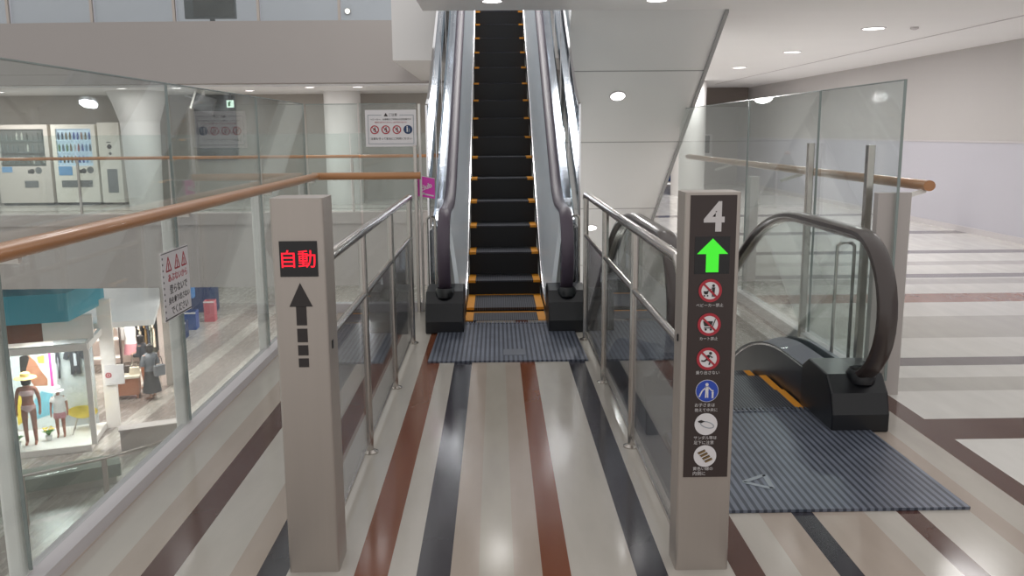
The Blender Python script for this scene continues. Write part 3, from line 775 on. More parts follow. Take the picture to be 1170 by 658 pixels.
for y in (.08, 2.2, 4.4): b.sweep([(.02, y, 1.19), (.10, y, 1.215), (.20, y, 1.245)], [(-.012,-.012),(-.012,.012),(.012,.012),(.012,-.012)], (0,1,0), smooth=False)
b.build('rail_bracket', t)
b = MB('white'); b.rbox(.085, .175, 3.3, 3.42, 0, 1.17, .01); b.build('end_post', t)

# notice board on the back glass
t = thing('notice_board', 'white notice board with three red rings and one blue disc on the back glass', 'notice', (-.925, 7.885, 1.65))
W_, H_ = .225, .16
b = MB('signwhite'); b.rbox(-W_, W_, -.004, .004, -H_, H_, .002); b.build('board', t)
b = MB('lightgrey')
for p, q in (((-.2,.115),(-.08,.115)), ((.08,.115),(.2,.115)), ((-.2,.115),(-.2,-.135)), ((.2,.115),(.2,-.135)), ((-.2,-.135),(.2,-.135))): b.bar(p, q, .005, -.0045)
b.build('printed_frame', t)
text('caption', 'ご注意', .032, (.02, -.0048, .118), 'ink', t, width=.075)
b = MB('ink'); b.poly([(-.06, .104), (-.025, .104), (-.0425, .134)], -.0045); b.build('warning_triangle', t)
text('caption', 'ベビーカー、台車等のご利用は大変危険です', .02, (0, -.0048, .078), 'ink', t, width=.36)
text('caption', '絶対におやめください。必ず手をつないで', .018, (0, -.0048, .052), 'red', t, width=.28)
text('caption', '注意を守って安全にご利用ください', .024, (0, -.0048, -.09), 'ink', t, width=.36)
for k in range(4):
    cx_ = -.144+.098*k; b = MB('signwhite'); FYs = FY; FY = -.005
    if k < 3:
        ring_sign(b, cx_, -.012, .038); person_icon(b, cx_+.004, -.012, .046); b.use('ink').bar((cx_-.014,-.02),(cx_,-.0),.006, FY-.0014); slash(b, cx_, -.012, .038)
    else:
        b.use('navy').disc((cx_, -.012), .039, y=FY); person_icon(b, cx_-.006, -.008, .05, 'signwhite'); person_icon(b, cx_+.012, -.018, .032, 'lightgrey')
    FY = FYs
    b.build('pictogram', t)
# warning sheet stuck on the left glass
t = thing('warning_sheet', 'white warning sheet with red triangles stuck on the left atrium glass', 'notice', (-1.668, 4.52, .85), PI/2)
b = MB('signwhite'); b.rbox(-.19, .19, -.002, .002, -.175, .175, .0008); b.build('sheet', t)
b = MB('ink'); 
for k in range(11): b.box(-.182, -.172, -.003, -.001, -.16+.03*k, -.15+.03*k)
b.box(-.19, .19, -.003, -.001, .166, .17); b.box(-.19, .19, -.003, -.001, -.17, -.164)
b.build('printed_border', t)
for cx_ in (-.1, .02, .12):
    b = MB('red')
    for p, q in (((-.036, .075), (.036, .075)), ((-.036, .075), (0, .145)), ((.036, .075), (0, .145))): b.bar((cx_+p[0], p[1]), (cx_+q[0], q[1]), .008, -.0022)
    b.bar((cx_, .074), (cx_, .115), .008, -.0022)
    b.build('warning_triangle', t)
for body, z, m, w in (('あぶないから', .038, 'red', .27), ('登らないで', -.022, 'ink', .25), ('身を乗り出さない', -.078, 'ink', .30), ('でください', -.132, 'ink', .24)):
    text('caption', body, .05, (.02, -.0026, z), m, t, width=w)
# magenta tag on the screen left of the escalator
t = thing('hanging_sign', 'magenta sign with white script and a small arrow left of the escalator', 'sign', (-.655, 7.955, 1.12))
b = MB('magenta'); b.poly([(-.05, .11), (.10, .08), (.10, -.10), (-.05, -.075)], 0, .006); b.build('board', t)
b = MB('signwhite'); b.poly([(-.05, .115), (.10, .085), (.10, .08), (-.05, .11)], -.0, .007); b.build('board_edge', t)
o = text('script_lettering', 'club', .07, (.022, -.0075, .01), 'signwhite', t, width=.105, bold=.002); o.rotation_euler = (PI/2, -.35, 0)
b = MB('signwhite'); b.bar((-.0, -.055), (.09, -.075), .012, -.0065); b.poly([(-.002, -.035), (.012, -.06), (-.016, -.062)], -.0065); b.build('printed_arrow', t)

# ------------------------------------------------------------------ far gallery furnishing
t = thing('glass_balustrade', 'low glass balustrade with steel rail along the far gallery', 'glass balustrade', (-7, 18.1, 0))
for k in range(9):
    xa = -8.9+1.85*k; b = MB('glass'); b.box(xa, xa+1.82, -.006, .006, .05, 1.62); b.build('glass_pane', t)
b = MB('wood2'); b.tube([(-8.9, -.08, 1.16), (8.0, -.08, 1.16)], .032, 10, (0,0,1)); b.build('hand_rail', t)
for k in range(9):
    b = MB('tube'); b.box(-8.9+1.85*k, -8.86+1.85*k, -.06, -.02, 0, 1.15); b.build('balustrade_post', t)
t = thing('glass_balustrade', 'glass balustrade with slim posts on the curved balcony above', 'glass balustrade', (-6, 18.2, 3.82))
for xa in (-9.7, -8.0, -6.35, -4.68, -3.08, -1.6):
    b = MB('steel'); y = .006*(xa+4)**2; b.box(xa+6-.025, xa+6+.025, y-.1, y-.04, -.3, 1.1); b.build('balustrade_post', t)
for xa, xb in ((-12, -9.73), (-9.67, -8.03), (-7.97, -6.38), (-6.32, -4.71), (-4.65, -3.11), (-3.05, -1.8)):
    y0_, y1_ = .006*(xa+4)**2, .006*(xb+4)**2
    b = MB('glass'); b.prism([(xa+6, y0_), (xb+6, y1_), (xb+6, y1_+.012), (xa+6, y0_+.012)], 2, 0, 1.1); b.build('glass_pane', t)
t = thing('display_screen', 'dark display screen at the top edge on the upper balcony', 'display', (-5.85, 18.9, 3.98))
b = MB('board'); b.box(-.55, .5, .02, .1, 0, .8); b.build('frame', t)
b = MB('screenblack'); b.box(-.36, .47, 0, .025, .05, .75); b.build('screen', t)
b = MB('board'); b.box(-.05, .05, .05, .09, -.17, 0); b.build('stand', t)
for x, y, z, l in ((-3.45, 21.0, 4.45, 'small lamp seen high behind the balcony glass, left of the pair'), (-2.1, 21.0, 4.45, 'small lamp seen high behind the balcony glass, right of the pair')):
    t = thing('wall_light', l, 'light', (x, y+.5, z), 0, 'lamps of the upper balcony')
    b = MB('steel'); b.cyl((0,-.06,0), .07, .06, 16, 1); b.build('lamp_body', t)
    b = MB('lamp'); b.cyl((0,-.075,0), .05, .015, 16, 1); b.build('lamp_diffuser', t)

def vending(x0, x1, lit, label):
    t = thing('vending_machine', label, 'vending machine', ((x0+x1)/2, 21.0, 0), 0, 'vending machines of the far gallery')
    w = (x1-x0)/2-.02; c = 'vm' if lit else 'vmdim'
    b = MB(c)
    b.box(-w, w, .06, .8, .06, 1.88); b.box(-w, -w+.1, 0, .06, .06, 1.88); b.box(w-.1, w, 0, .06, .06, 1.88); b.box(-w+.1, w-.1, 0, .06, 1.78, 1.88); b.box(-w+.1, w-.1, 0, .06, .06, .92)
    b.use('black').box(-w+.04, w-.04, .05, .75, 0, .06); b.build('cabinet', t)
    b = MB('vmlit' if lit else 'vmdark'); b.box(-w+.1, w-.1, .052, .062, .92, 1.78); b.build('display_back', t)
    for s_ in range(3):
        z = .99+.27*s_
        b = MB('vmlit' if lit else 'vmgrey'); b.box(-w+.1, w-.1, .005, .055, z-.03, z); sh = b.build('shelf', t)
        n_ = 9
        for k in range(n_):
            cm = random.choice(['red', 'blue', 'leaf', 'brown', 'tan', 'navy', 'clothwhite', 'olive', 'vmblue'])
            if not lit: cm = random.choice(['vmgrey', 'vmdark', 'brown', 'vmdim'])
            xx = -w+.15+(2*w-.3)*k/(n_-1)
            b = MB(cm); b.lathe((xx, .03, z), [(.022, 0), (.023, .11), (.012, .15), (.012, .17)], 8); b.build('drink', sh)
    b = MB('glass'); b.box(-w+.1, w-.1, 0, .004, .93, 1.77); b.build('display_window', t)
    b = MB('vmgrey'); b.box(-w+.15 if lit else -.02, w-.15 if lit else .3, -.008, .01, .42, .58); b.build('delivery_flap', t)
    b = MB('vmblue'); b.box(-w+.1, (-w+.42) if lit else -w+.34, -.006, .0, .7 if lit else .78, .91); b.build('price_label', t)
    b = MB('ink'); b.disc((.18, .80), .06, 16, y=-.002); b.box(.08, .14, -.006, 0, .75, .83); b.use('vmgrey').disc((.33, .82), .08, 18, y=-.002); b.build('coin_panel', t)
    return t
vending(-11.75, -10.47, False, 'unlit grey vending machine at the far left of the row')
vending(-10.43, -9.37, True, 'lit cream vending machine full of drinks in the middle of the row')
t = thing('vending_machine', 'narrow cream machine with two round ports at the right end of the row', 'vending machine', (-9.08, 21.0, 0), 0, 'vending machines of the far gallery')
b = MB('vm'); b.box(-.25, .25, 0, .8, .05, 1.92); b.use('black').box(-.2, .2, .04, .7, 0, .05); b.build('cabinet', t)
b = MB('ink'); b.disc((0, 1.36), .055, 18, y=-.001); b.disc((.01, 1.2), .035, 16, y=-.001); b.box(-.06, .04, -.004, 0, 1.45, 1.47); b.build('ports', t)
b = MB('vmgrey'); b.box(-.1, .14, -.006, 0, .28, .84); b.build('flap', t)
b = MB('vmgrey'); b.box(.25, .256, .2, .5, .28, .84); b.build('side_panel', t)

t = thing('directory_sign', 'tall dark directory board with faint lines on the far gallery wall', 'board', (-6.85, 21.96, 1.0))
b = MB('board'); b.box(-.5, .5, -.03, .03, 0, 1.56); b.build('panel', t)
b = MB('board2')
for z in (1.2, .95, .72, .45, .2): b.box(-.4, .4, -.034, -.03, z, z+.05)
b.disc((-.3, .85), .12, 20, y=-.031, r0=.085); b.build('printed_lines', t)
t = thing('exit_sign', 'small lit white sign with green mark hung before the dark directory board', 'exit sign', (-6.25, 21.2, 2.33))
b = MB('board'); b.box(-.1, .1, 0, .06, -.1, .1); b.box(-.01, .01, .02, .04, .1, .25); b.build('housing', t)
b = MB('exit'); b.box(-.085, .085, -.004, 0, -.085, .085); f = b.build('lit_panel', t)
b = MB('exitgreen'); b.poly([(-.05,-.05),(.0,-.05),(.0,.03),(.03,.03),(-.01,.06),(-.05,.03)], -.005); b.build('arrow_mark', f)
t = thing('reflected_monitor', 'reflection of a dark hanging monitor on a pale arm, built in front of the directory board', 'monitor', (-6.35, 19.6, 2.58))  # a monitor's reflection in the glass, built as a solid box and arm
b = MB('post'); b.tube([(0, 0, 0), (0, 0, -.12), (-.12, 0, -.22), (-.4, 0, -.12)], .03, 8); b.build('arm', t)
b = MB('camera'); b.X = Matrix.Translation((.02, -.02, -.30)) @ Matrix.Rotation(.35, 4, 'Y'); b.box(-.22, .22, -.05, .05, -.17, .17); m_ = b.build('monitor', t)
b = MB('post'); b.X = Matrix.Translation((.02, -.02, -.30)) @ Matrix.Rotation(.35, 4, 'Y'); b.box(-.26, -.22, -.06, .06, -.19, .19); b.build('side_rim', m_)

# far end of the right corridor
t = thing('poster_stand', 'white upright poster with pale red print at the far corridor end', 'poster', (5.6, 25.0, 0))
b = MB('white'); b.box(-.3, .3, 0, .06, 0, 1.9); b.build('panel', t)
b = MB('pinkbin'); b.box(-.2, .2, -.006, 0, .55, 1.1); b.use('lightgrey').box(-.2, .2, -.006, 0, 1.2, 1.7); b.build('print', t)
b = MB('bluebin'); b.box(5.0, 5.35, 26.9, 26.98, .1, 2.25); tag(b.build('door_panel'), 'blue door leaf beside the white poster at the corridor end', 'door', kind='structure')
t = thing('framed_notice', 'dark framed notice low on the wall near the corridor end', 'notice', (6.3, 26.97, 1.15))
b = MB('signwhite'); b.box(-.3, .3, -.03, .02, -.38, .38); b.build('frame', t)
b = MB('board'); b.box(-.22, .22, -.036, -.03, -.2, .32); b.build('print', t)
b = MB('signwhite'); b.box(7.375, 7.4, 9.9, 9.98, .3, .42); tag(b.build('wall_socket'), 'small white socket plate low on the right corridor wall', 'socket')

# ------------------------------------------------------------------ lower level: the shop
SC, SA = Vector((-9.87, 20.38, LZ)), math.radians(18)
SM = Matrix.Translation(SC) @ Matrix.Rotation(SA, 4, 'Z')
def W(x, y, z): return tuple(SM @ Vector((x, y, z)))
def sb(*m):
    q = MB(*m); q.X = SM; return q
b = sb('shopwhite'); b.prism([(-4, 0), (0, 0), (.18, 1.75), (-4, 1.75)], 2, 0, .15); struct(b.build('floor_shop_window'), 'bright white display platform in the shop window')
b = sb('shopgrey'); b.box(-.88, .0, 1.72, 1.8, .15, 2.5); b.use('shopwhite').box(-4, -.88, 1.72, 1.8, .15, 2.5); struct(b.build('wall_window_back'))
b = sb('shopwhite'); b.box(-4, .12, -.03, .1, 2.5, 2.66); b.box(.02, .14, 0, .1, .15, 2.5); b.prism([(.05, .1), (.14, .1), (.26, 1.75), (.17, 1.75)], 2, 2.5, 2.66); b.box(.18, .5, 1.7, 1.95, 0, 3.4); struct(b.build('trim_shop_window'))
b = sb('glass'); b.box(-4, .02, .03, .042, .15, 2.5); struct(b.build('window_1'))
b = sb('shopblue'); b.prism([(-5, -.15), (-.2, -.15), (.3, 1.9), (.3, 2.5), (-5, 2.5)], 2, 3.25, 3.92); tag(b.build('awning'), 'turquoise awning band over the shop window on the level below', 'awning', kind='structure')
b = sb('shopwhite'); b.box(-.9, .2, .6, .7, 2.66, 3.25); b.use('brownpaint').box(-4, -.9, .6, .7, 2.66, 3.25); struct(b.build('wall_shop_header'))
b = sb('shoppink'); b.box(-3, 1.45, 8.86, 9.0, 0, 2.7); b.box(1.36, 1.5, 5.4, 9.0, 0, 2.7); struct(b.build('wall_shop_back'))
b = sb('ceiling'); b.box(-4, 1.5, 1.95, 9.0, 2.6, 2.75); struct(b.build('ceiling_shop'))
b = sb('beige'); b.box(1.5, 1.9, 5.4, 9.0, 0, 4.2); struct(b.build('wall_over_shop'))

# the poster in the window
t = thing('poster', 'large beach poster with magenta frame behind the straw-hatted mannequin', 'poster', W(-1.4, 1.715, .2), SA)
b = MB('posterbg'); b.box(-.5, .5, -.006, 0, 0, 2.1); b.build('sheet', t)
b = MB('pink'); b.box(-.35, .42, -.009, -.006, 1.98, 2.06); b.box(.38, .44, -.009, -.006, 1.05, 1.98); b.build('printed_frame', t)
b = MB('postertan')
b.poly([(-.2, 1.85), (-.05, 1.9), (.08, 1.75), (.18, 1.5), (.32, 1.25), (.3, 1.08), (.0, 1.1), (-.1, 1.3), (-.22, 1.5)], -.0065, .002); b.use('hair').poly([(-.28, 1.5), (-.26, 1.88), (-.1, 1.94), (-.04, 1.84), (-.14, 1.55), (-.2, 1.3)], -.0075, .002); b.build('printed_figure', t)
b = MB('pool'); b.poly([(-.1, .2), (.42, .35), (.40, .85), (.15, .95), (-.15, .6)], -.0065, .002); b.use('flower').poly([(-.45, .1), (-.2, .3), (-.3, .9), (-.46, .9)], -.0065, .002); b.poly([(.12, 1.85), (.3, 1.88), (.28, 1.66), (.14, 1.68)], -.006, .001); b.build('printed_pool', t)

# figures -------------------------------------------------
def skin_body(name, joints, bones, material, parent, head=None):
    """one continuous body grown over a jointed skeleton"""
    names = list(joints); me = bpy.data.meshes.new(name)
    me.from_pydata([joints[k][0] for k in names], [(names.index(a), names.index(c)) for a, c in bones], [])
    o = bpy.data.objects.new(name, me); COL.objects.link(o)
    sk = o.modifiers.new('skin', 'SKIN'); sk.use_smooth_shade = True
    su = o.modifiers.new('sub', 'SUBSURF'); su.levels = 2; su.render_levels = 2
    for i, k in enumerate(names):
        d = me.skin_vertices[0].data[i]; r = joints[k][1]; d.radius = r if isinstance(r, tuple) else (r, r); d.use_root = (k == 'pelvis')
    dg = bpy.context.evaluated_depsgraph_get(); dg.update()
    m2 = bpy.data.meshes.new_from_object(o.evaluated_get(dg)); m2.materials.clear(); m2.materials.append(M[material])
    for p in m2.polygons: p.use_smooth = True
    bpy.data.objects.remove(o); bpy.data.meshes.remove(me)
    o = bpy.data.objects.new(name, m2); COL.objects.link(o)
    if parent: o.parent = parent
    return o
def figure(h, lean=0, arms='down', stride=0.0, bend=0.0):
    """joints of a standing figure facing -Y"""
    k = h/1.70
    def J(x, y, z, r): return ((x*k, y*k, z*k), r*k)
    dy = -bend
    j = {'pelvis': J(0, 0, .92, .125), 'waist': J(0, dy*.3, 1.08, .105), 'chest': J(0, dy*.7, 1.27, .13), 'neck0': J(0, dy, 1.42, .06), 'neck': J(0, dy*1.1, 1.47, .05), 'jaw': J(0, dy*1.15-.015, 1.53, .07), 'skull': J(0, dy*1.2, 1.60, .088), 'crown': J(0, dy*1.2+.005, 1.66, .06), 'nose': J(0, dy*1.2-.09, 1.575, .02)}
    bn = [('pelvis', 'waist'), ('waist', 'chest'), ('chest', 'neck0'), ('neck0', 'neck'), ('neck', 'jaw'), ('jaw', 'skull'), ('skull', 'crown'), ('skull', 'nose')]
    for s, n in ((-1, 'l'), (1, 'r')):
        st = stride*s
        j['hip'+n] = J(s*.09, 0, .86, .085); j['knee'+n] = J(s*.095, -.02+st*.5, .47, .058); j['ankle'+n] = J(s*.095, .02+st, .07, .038); j['toe'+n] = J(s*.10, -.14+st, .03, .03)
        bn += [('pelvis', 'hip'+n), ('hip'+n, 'knee'+n), ('knee'+n, 'ankle'+n), ('ankle'+n, 'toe'+n)]
        if arms == 'down' or (arms == 'mixed' and s < 0): e, w, f = (.235, dy*.6+.02, 1.11), (.25, dy*.6-.04, .87), (.245, dy*.6-.06, .78)
        else: e, w, f = (.24, dy*.6-.02, 1.10), (.15, dy*.6-.22, 1.08), (.09, dy*.6-.28, 1.10)
        j['sh'+n] = J(s*.175, dy*.85, 1.37, .056); j['el'+n] = J(s*e[0], e[1], e[2], .042); j['wr'+n] = J(s*w[0], w[1], w[2], .028); j['ha'+n] = J(s*f[0], f[1], f[2], .03)
        bn += [('chest', 'sh'+n), ('sh'+n, 'el'+n), ('el'+n, 'wr'+n), ('wr'+n, 'ha'+n)]
        d = Vector(f)-Vector(w); d.normalize()
        for i, (off, ln) in enumerate(((-.03, .07), (-.012, .085), (.006, .085), (.022, .065))):
            key = 'f%d%s' % (i, n); j[key] = J(s*(f[0]+d.x*ln*.8), f[1]+d.y*ln*.8+off, f[2]+d.z*ln*.8, .009); bn.append(('ha'+n, key))
        j['th'+n] = J(s*(f[0]-.03), f[1]-.02+d.y*.03, f[2]+d.z*.03, .010); bn.append(('wr'+n, 'th'+n))
    return j, bn
def loft(b, rings, n=18):
    """rings: (cx, cy, z, rx, ry)"""
    vs = []
    for cx, cy, z, rx, ry in rings:
        for i in range(n):
            a = 2*PI*i/n; vs.append((cx+rx*math.cos(a), cy+ry*math.sin(a), z))
    m = len(rings)
    b.add(vs, [(k*n+i, k*n+(i+1)%n, (k+1)*n+(i+1)%n, (k+1)*n+i) for k in range(m-1) for i in range(n)], True)
    b.add(vs, [tuple(range(n))[::-1], tuple(range((m-1)*n, m*n))])
    return b

# adult mannequin
t = thing('mannequin', 'tall tan mannequin in a straw hat and pale swimwear in the shop window', 'mannequin', W(-1.36, .55, .15), SA)
j, bn = figure(1.76, arms='down'); skin_body('body', j, bn, 'skin', t); k = 1.76/1.7
b = MB('straw'); b.lathe((0, 0, 1.64*k), [(.25, -.03), (.23, -.01), (.11, .01), (.10, .09), (.06, .11)], 24); b.build('hat', t)
b = MB('hair'); b.lathe((0, .02, 1.45*k), [(.10, 0), (.115, .1), (.105, .2)], 16); b.build('hair', t)
b = MB('bikini'); loft(b, [(0, 0, 1.20*k, .15, .13), (0, 0, 1.27*k, .165, .155), (0, 0, 1.32*k, .155, .14)]); b.build('swim_top', t)
b = MB('bikini'); loft(b, [(0, 0, .82*k, .10, .10), (0, 0, .88*k, .165, .13), (0, 0, .97*k, .155, .135)]); b.build('swim_bottom', t)
# child mannequin
t = thing('mannequin', 'small mannequin in a white cap, white shirt and pink shorts in the shop window', 'mannequin', W(-.76, .9, .15), SA)
j, bn = figure(1.28); skin_body('body', j, bn, 'skin', t); k = 1.28/1.7
b = MB('clothwhite'); b.lathe((0, 0, 1.62*k), [(.15, -.03), (.13, -.015), (.09, .0), (.085, .06), (.05, .09)], 20); b.build('hat', t)
b = MB('clothwhite'); loft(b, [(0, 0, .86*k, .135, .11), (0, 0, 1.1*k, .13, .105), (0, 0, 1.3*k, .155, .11), (0, 0, 1.40*k, .12, .08), (0, 0, 1.43*k, .06, .05)])
for s in (-1, 1): b.tube([(s*.12*k*1.2, 0, 1.36*k), (s*.2*k, .01, 1.22*k)], .055, 10)
b.build('shirt', t)
b = MB('clothpink'); loft(b, [(0, 0, .66*k, .145, .11), (0, 0, .80*k, .14, .115), (0, 0, .96*k, .12, .10)]); b.build('shorts', t)
# wetsuits on the wall
def wetsuit(x, z, wx, label):
    t = thing('wetsuit', label, 'wetsuit', W(x, 1.66, z), SA, 'wetsuits on the window back wall')
    k = wx
    b = MB('wet'); b.prism([(-.10*k, 0), (-.08*k, .1), (-.2*k, -.02), (-.26*k, -.22), (-.17*k, -.26), (-.12*k, -.14), (-.10*k, -.45), (-.12*k, -.64), (-.03*k, -.65), (0, -.5), (.03*k, -.65), (.12*k, -.64), (.10*k, -.45), (.12*k, -.14), (.17*k, -.26), (.26*k, -.22), (.2*k, -.02), (.08*k, .1), (.1*k, 0), (0, .06)], 1, -.04, .03)
    b.build('suit', t)
    b = MB('wetgrey'); b.box(-.02*k, .05*k, -.045, -.04, -.42, -.1); b.build('chest_panel', t)
    b = MB('black'); b.tube([(-.08*k, 0, .1), (0, 0, .16), (.08*k, 0, .1)], .008, 6); b.build('hanger', t)
wetsuit(-.42, 2.18, 1.0, 'dark short wetsuit with a pale chest panel hung on the grey wall')
wetsuit(-.80, 2.1, .2, 'very narrow folded dark wetsuit hung beside the poster')
# yellow beach chair
t = thing('beach_chair', 'round yellow beach chair with black numeral in the shop window', 'chair', W(-.30, 1.15, .15), SA)
b = MB('chair'); b.X = Matrix.Translation((0, .1, .42)) @ Matrix.Rotation(-.75, 4, 'X'); b.lathe((0, 0, 0), [(.05, -.05), (.2, -.02), (.33, .06), (.35, .075), (.32, .08), (.18, .01), (.04, -.02)], 24); s_ = b.build('bowl_seat', t)
b = MB('ink'); b.X = Matrix.Translation((0, .1, .42)) @ Matrix.Rotation(-.75, 4, 'X'); b.box(-.06, .1, .1, .14, .0, .03); b.prism([(.06, .1), (.1, .1), (.0, -.12), (-.04, -.12)], 2, .0, .03); b.build('numeral', s_)
for sx, sy in ((-1,-1), (1,-1), (-1,1), (1,1)):
    b = MB('steel'); b.tube([(sx*.14, sy*.12+.05, .3), (sx*.22, sy*.2, 0)], .012, 8); b.build('leg', t)
# plants
for (x, y, l, m) in ((-1.02, .75, 'small green and yellow plant between the two mannequins', 'flower'), (-1.66, .5, 'small green plant at the left foot of the tall mannequin', 'leaf')):
    t = thing('potted_plant', l, 'plant', W(x, y, .15), SA, 'plants in the shop window')
    b = MB('clothwhite'); b.lathe((0,0,0), [(.06, 0), (.085, .12), (.08, .12)], 14); b.build('pot', t)
    b = MB('leaf')
    for i in range(12):
        a = 2*PI*i/12; b.X = Matrix.Rotation(a, 4, 'Z'); b.add([(0,-.01,.1),(.08,-.03,.22),(.17,0,.24),(.08,.03,.22),(.0,.01,.1),(.08,0,.235)], [(0,1,5),(1,2,5),(2,3,5),(3,4,5),(0,5,4)])
    b.build('foliage', t)
    if m == 'flower':
        b = MB('flower')
        for i in range(6):
            a = 2*PI*i/6; b.X = Matrix.Translation((.1*math.cos(a), .1*math.sin(a), .26+.02*(i%2))); b.lathe((0,0,0), [(.01,0),(.04,.02),(.02,.04)], 10)
        b.build('blossom', t)
# inside the shop
def garment(b, w, h, d=.03, sleeve=True):
    b.prism([(-w*.18, 0), (-w*.5, -.06), (-w*.62, -h*.35), (-w*.45, -h*.38), (-w*.42, -h*.2), (-w*.45, -h), (w*.45, -h), (w*.42, -h*.2), (w*.45, -h*.38), (w*.62, -h*.35), (w*.5, -.06), (w*.18, 0), (0, -.04)], 1, -d, d)
t = thing('clothes_rack', 'steel clothes rail along the back wall of the shop below', 'clothes rack', W(.9, 8.3, 0), SA)
b = MB('tube'); b.tube([(-.6, 0, 0), (-.6, 0, 1.68), (.44, 0, 1.68), (.44, 0, 0)], .015, 8); b.build('frame', t)
cols = ['cream', 'darktop', 'clothwhite', 'darkskirt', 'cream', 'black', 'olive', 'darktop', 'planter', 'cream', 'black']
wh = ['third from its left end', 'second from its left end']
for i, c in enumerate(cols):
    pos = 'at the left end' if i == 0 else ('at the right end' if i == len(cols)-1 else '%s from the left' % ['', 'second', 'third', 'fourth', 'fifth', 'sixth', 'seventh', 'eighth', 'ninth', 'tenth'][i])
    cw = {'cream': 'cream', 'darktop': 'dark grey', 'clothwhite': 'white', 'darkskirt': 'charcoal', 'black': 'black', 'olive': 'khaki', 'planter': 'grey green'}[c]
    b = MB(c); b.X = Matrix.Rotation(1.2, 4, 'Z'); garment(b, .42, 1.05+.12*((i*7)%3), .028)
    tag(b.build('coat', loc=W(.36+.085*i, 8.3, 1.66), rz=SA), '%s long garment on the back clothes rail of the shop, %s' % (cw, pos), 'clothing', 'garments on the back rail')
for i, (x, z, c, cw) in enumerate(((-.38, 2.25, 'salmon', 'salmon shirt hung high on the shop back wall, left one'), (-.12, 2.2, 'salmon', 'salmon shirt hung high on the shop back wall, right one'), (.14, 2.3, 'tan', 'tan shirt hung high on the wall beside the salmon shirts'), (-.3, 1.35, 'cream', 'cream garment hung below the salmon shirts'), (0.02, 1.45, 'clothwhite', 'white garment hung below the tan shirt'))):
    b = MB(c); garment(b, .19 if i < 3 else .22, .62, .04); tag(b.build('shirt', loc=W(x, 8.6, z), rz=SA), cw, 'clothing', 'shirts on the shop back wall')
t = thing('display_shelf', 'free-standing dark shelf with folded clothes in the shop below', 'shelf', W(-.36, 7.6, 0), SA)
for z in (.5, 1.1, 1.62):
    b = MB('shopwhite'); b.box(-.42, .42, -.18, .18, z, z+.035); b.build('board', t)
for sx in (-1, 1):
    b = MB('brown'); b.box(sx*.44-.02, sx*.44+.02, -.18, .18, 0, 1.66); b.build('side_panel', t)
for i, c in enumerate(('cream', 'tan', 'darktop')):
    b = MB(c); b.rbox(-.1, .1, -.14, .14, 0, .1+.03*i, .03); tag(b.build('folded_clothes', loc=W(-.61+.25*i, 7.6, 1.656), rz=SA), '%s pile of folded clothes on the free-standing shelf' % ('cream', 'tan', 'dark grey')[i], 'clothing', 'folded piles')
t = thing('dress_form', 'headless torso form in a white blouse in front of the clothes rail', 'mannequin', W(.36, 7.9, 0), SA)
b = MB('clothwhite'); loft(b, [(0,0,.85,.19,.13),(0,0,1.05,.15,.11),(0,0,1.25,.19,.13),(0,0,1.38,.17,.09),(0,0,1.42,.06,.05)]); b.build('torso', t)
b = MB('steel'); b.cyl((0,0,0), .015, .9, 10); b.lathe((0,0,0), [(.16,0),(.16,.015),(.02,.03)], 18); b.build('stand', t)
b = MB('clothpink'); loft(b, [(0,0,.5,.24,.18),(0,0,.9,.17,.12)]); b.build('skirt', t)
for x, c, l in ((.56, 'lightgrey', 'small grey card on the shop back wall'), (.83, 'red', 'small red card on the shop back wall')):
    t = thing('price_card', l, 'sign', W(x, 8.84, 1.87), SA)
    b = MB('signwhite'); b.box(-.10, .10, -.02, 0, -.13, .13); b.build('card', t)
    b = MB(c); b.box(-.085, .085, -.024, -.02, -.05 if c == 'lightgrey' else -.08, .11); b.build('print', t)
t = thing('display_table', 'low wooden display table with pale top by the shop entrance', 'table', W(.35, 4.6, 0), SA)
b = MB('cream'); b.rbox(-.42, .5, -.4, .4, .62, .68, .02); b.build('table_top', t)
b = MB('tan'); b.box(-.38, .46, -.36, .36, .12, .62); b.build('cabinet', t)
for sx, sy in ((-1,-1), (1,-1), (-1,1), (1,1)):
    b = MB('tan'); b.box(.04+sx*.36-.03, .04+sx*.36+.03, sy*.3-.03, sy*.3+.03, 0, .13); b.build('leg', t)
for i, (x, y, c, l) in enumerate(((.15, 4.6, 'tan', 'tan handbag on the display table, nearest the window'), (.5, 4.75, 'brown', 'dark brown handbag on the display table'), (.7, 4.5, 'cream', 'cream handbag on the display table'))):
    t = thing('handbag', l, 'bag', W(x, y, .68), SA, 'handbags on the display table')
    b = MB(c); b.prism([(-.15, 0), (.15, 0), (.12, .2), (-.12, .2)], 1, -.06, .06); b.build('bag_body', t)
    b = MB(c); b.tube([(-.08, 0, .19), (-.06, 0, .29), (.06, 0, .29), (.08, 0, .19)], .01, 6); b.build('handle', t)
t = thing('reflected_notice', 'reflection of a white notice with red mark, built as a panel on the shop entrance pillar', 'notice', W(.34, 1.68, 1.42), SA)  # a sign's reflection on the glass, built as a solid panel
b = MB('signwhite'); b.box(-.1, .36, -.02, .01, -.26, .26); b.build('panel', t)
b = MB('red'); b.disc((-.01, 0), .075, 20, y=-.021, r0=.045); b.box(-.03, .01, -.024, -.02, -.03, .03); b.build('red_print', t)

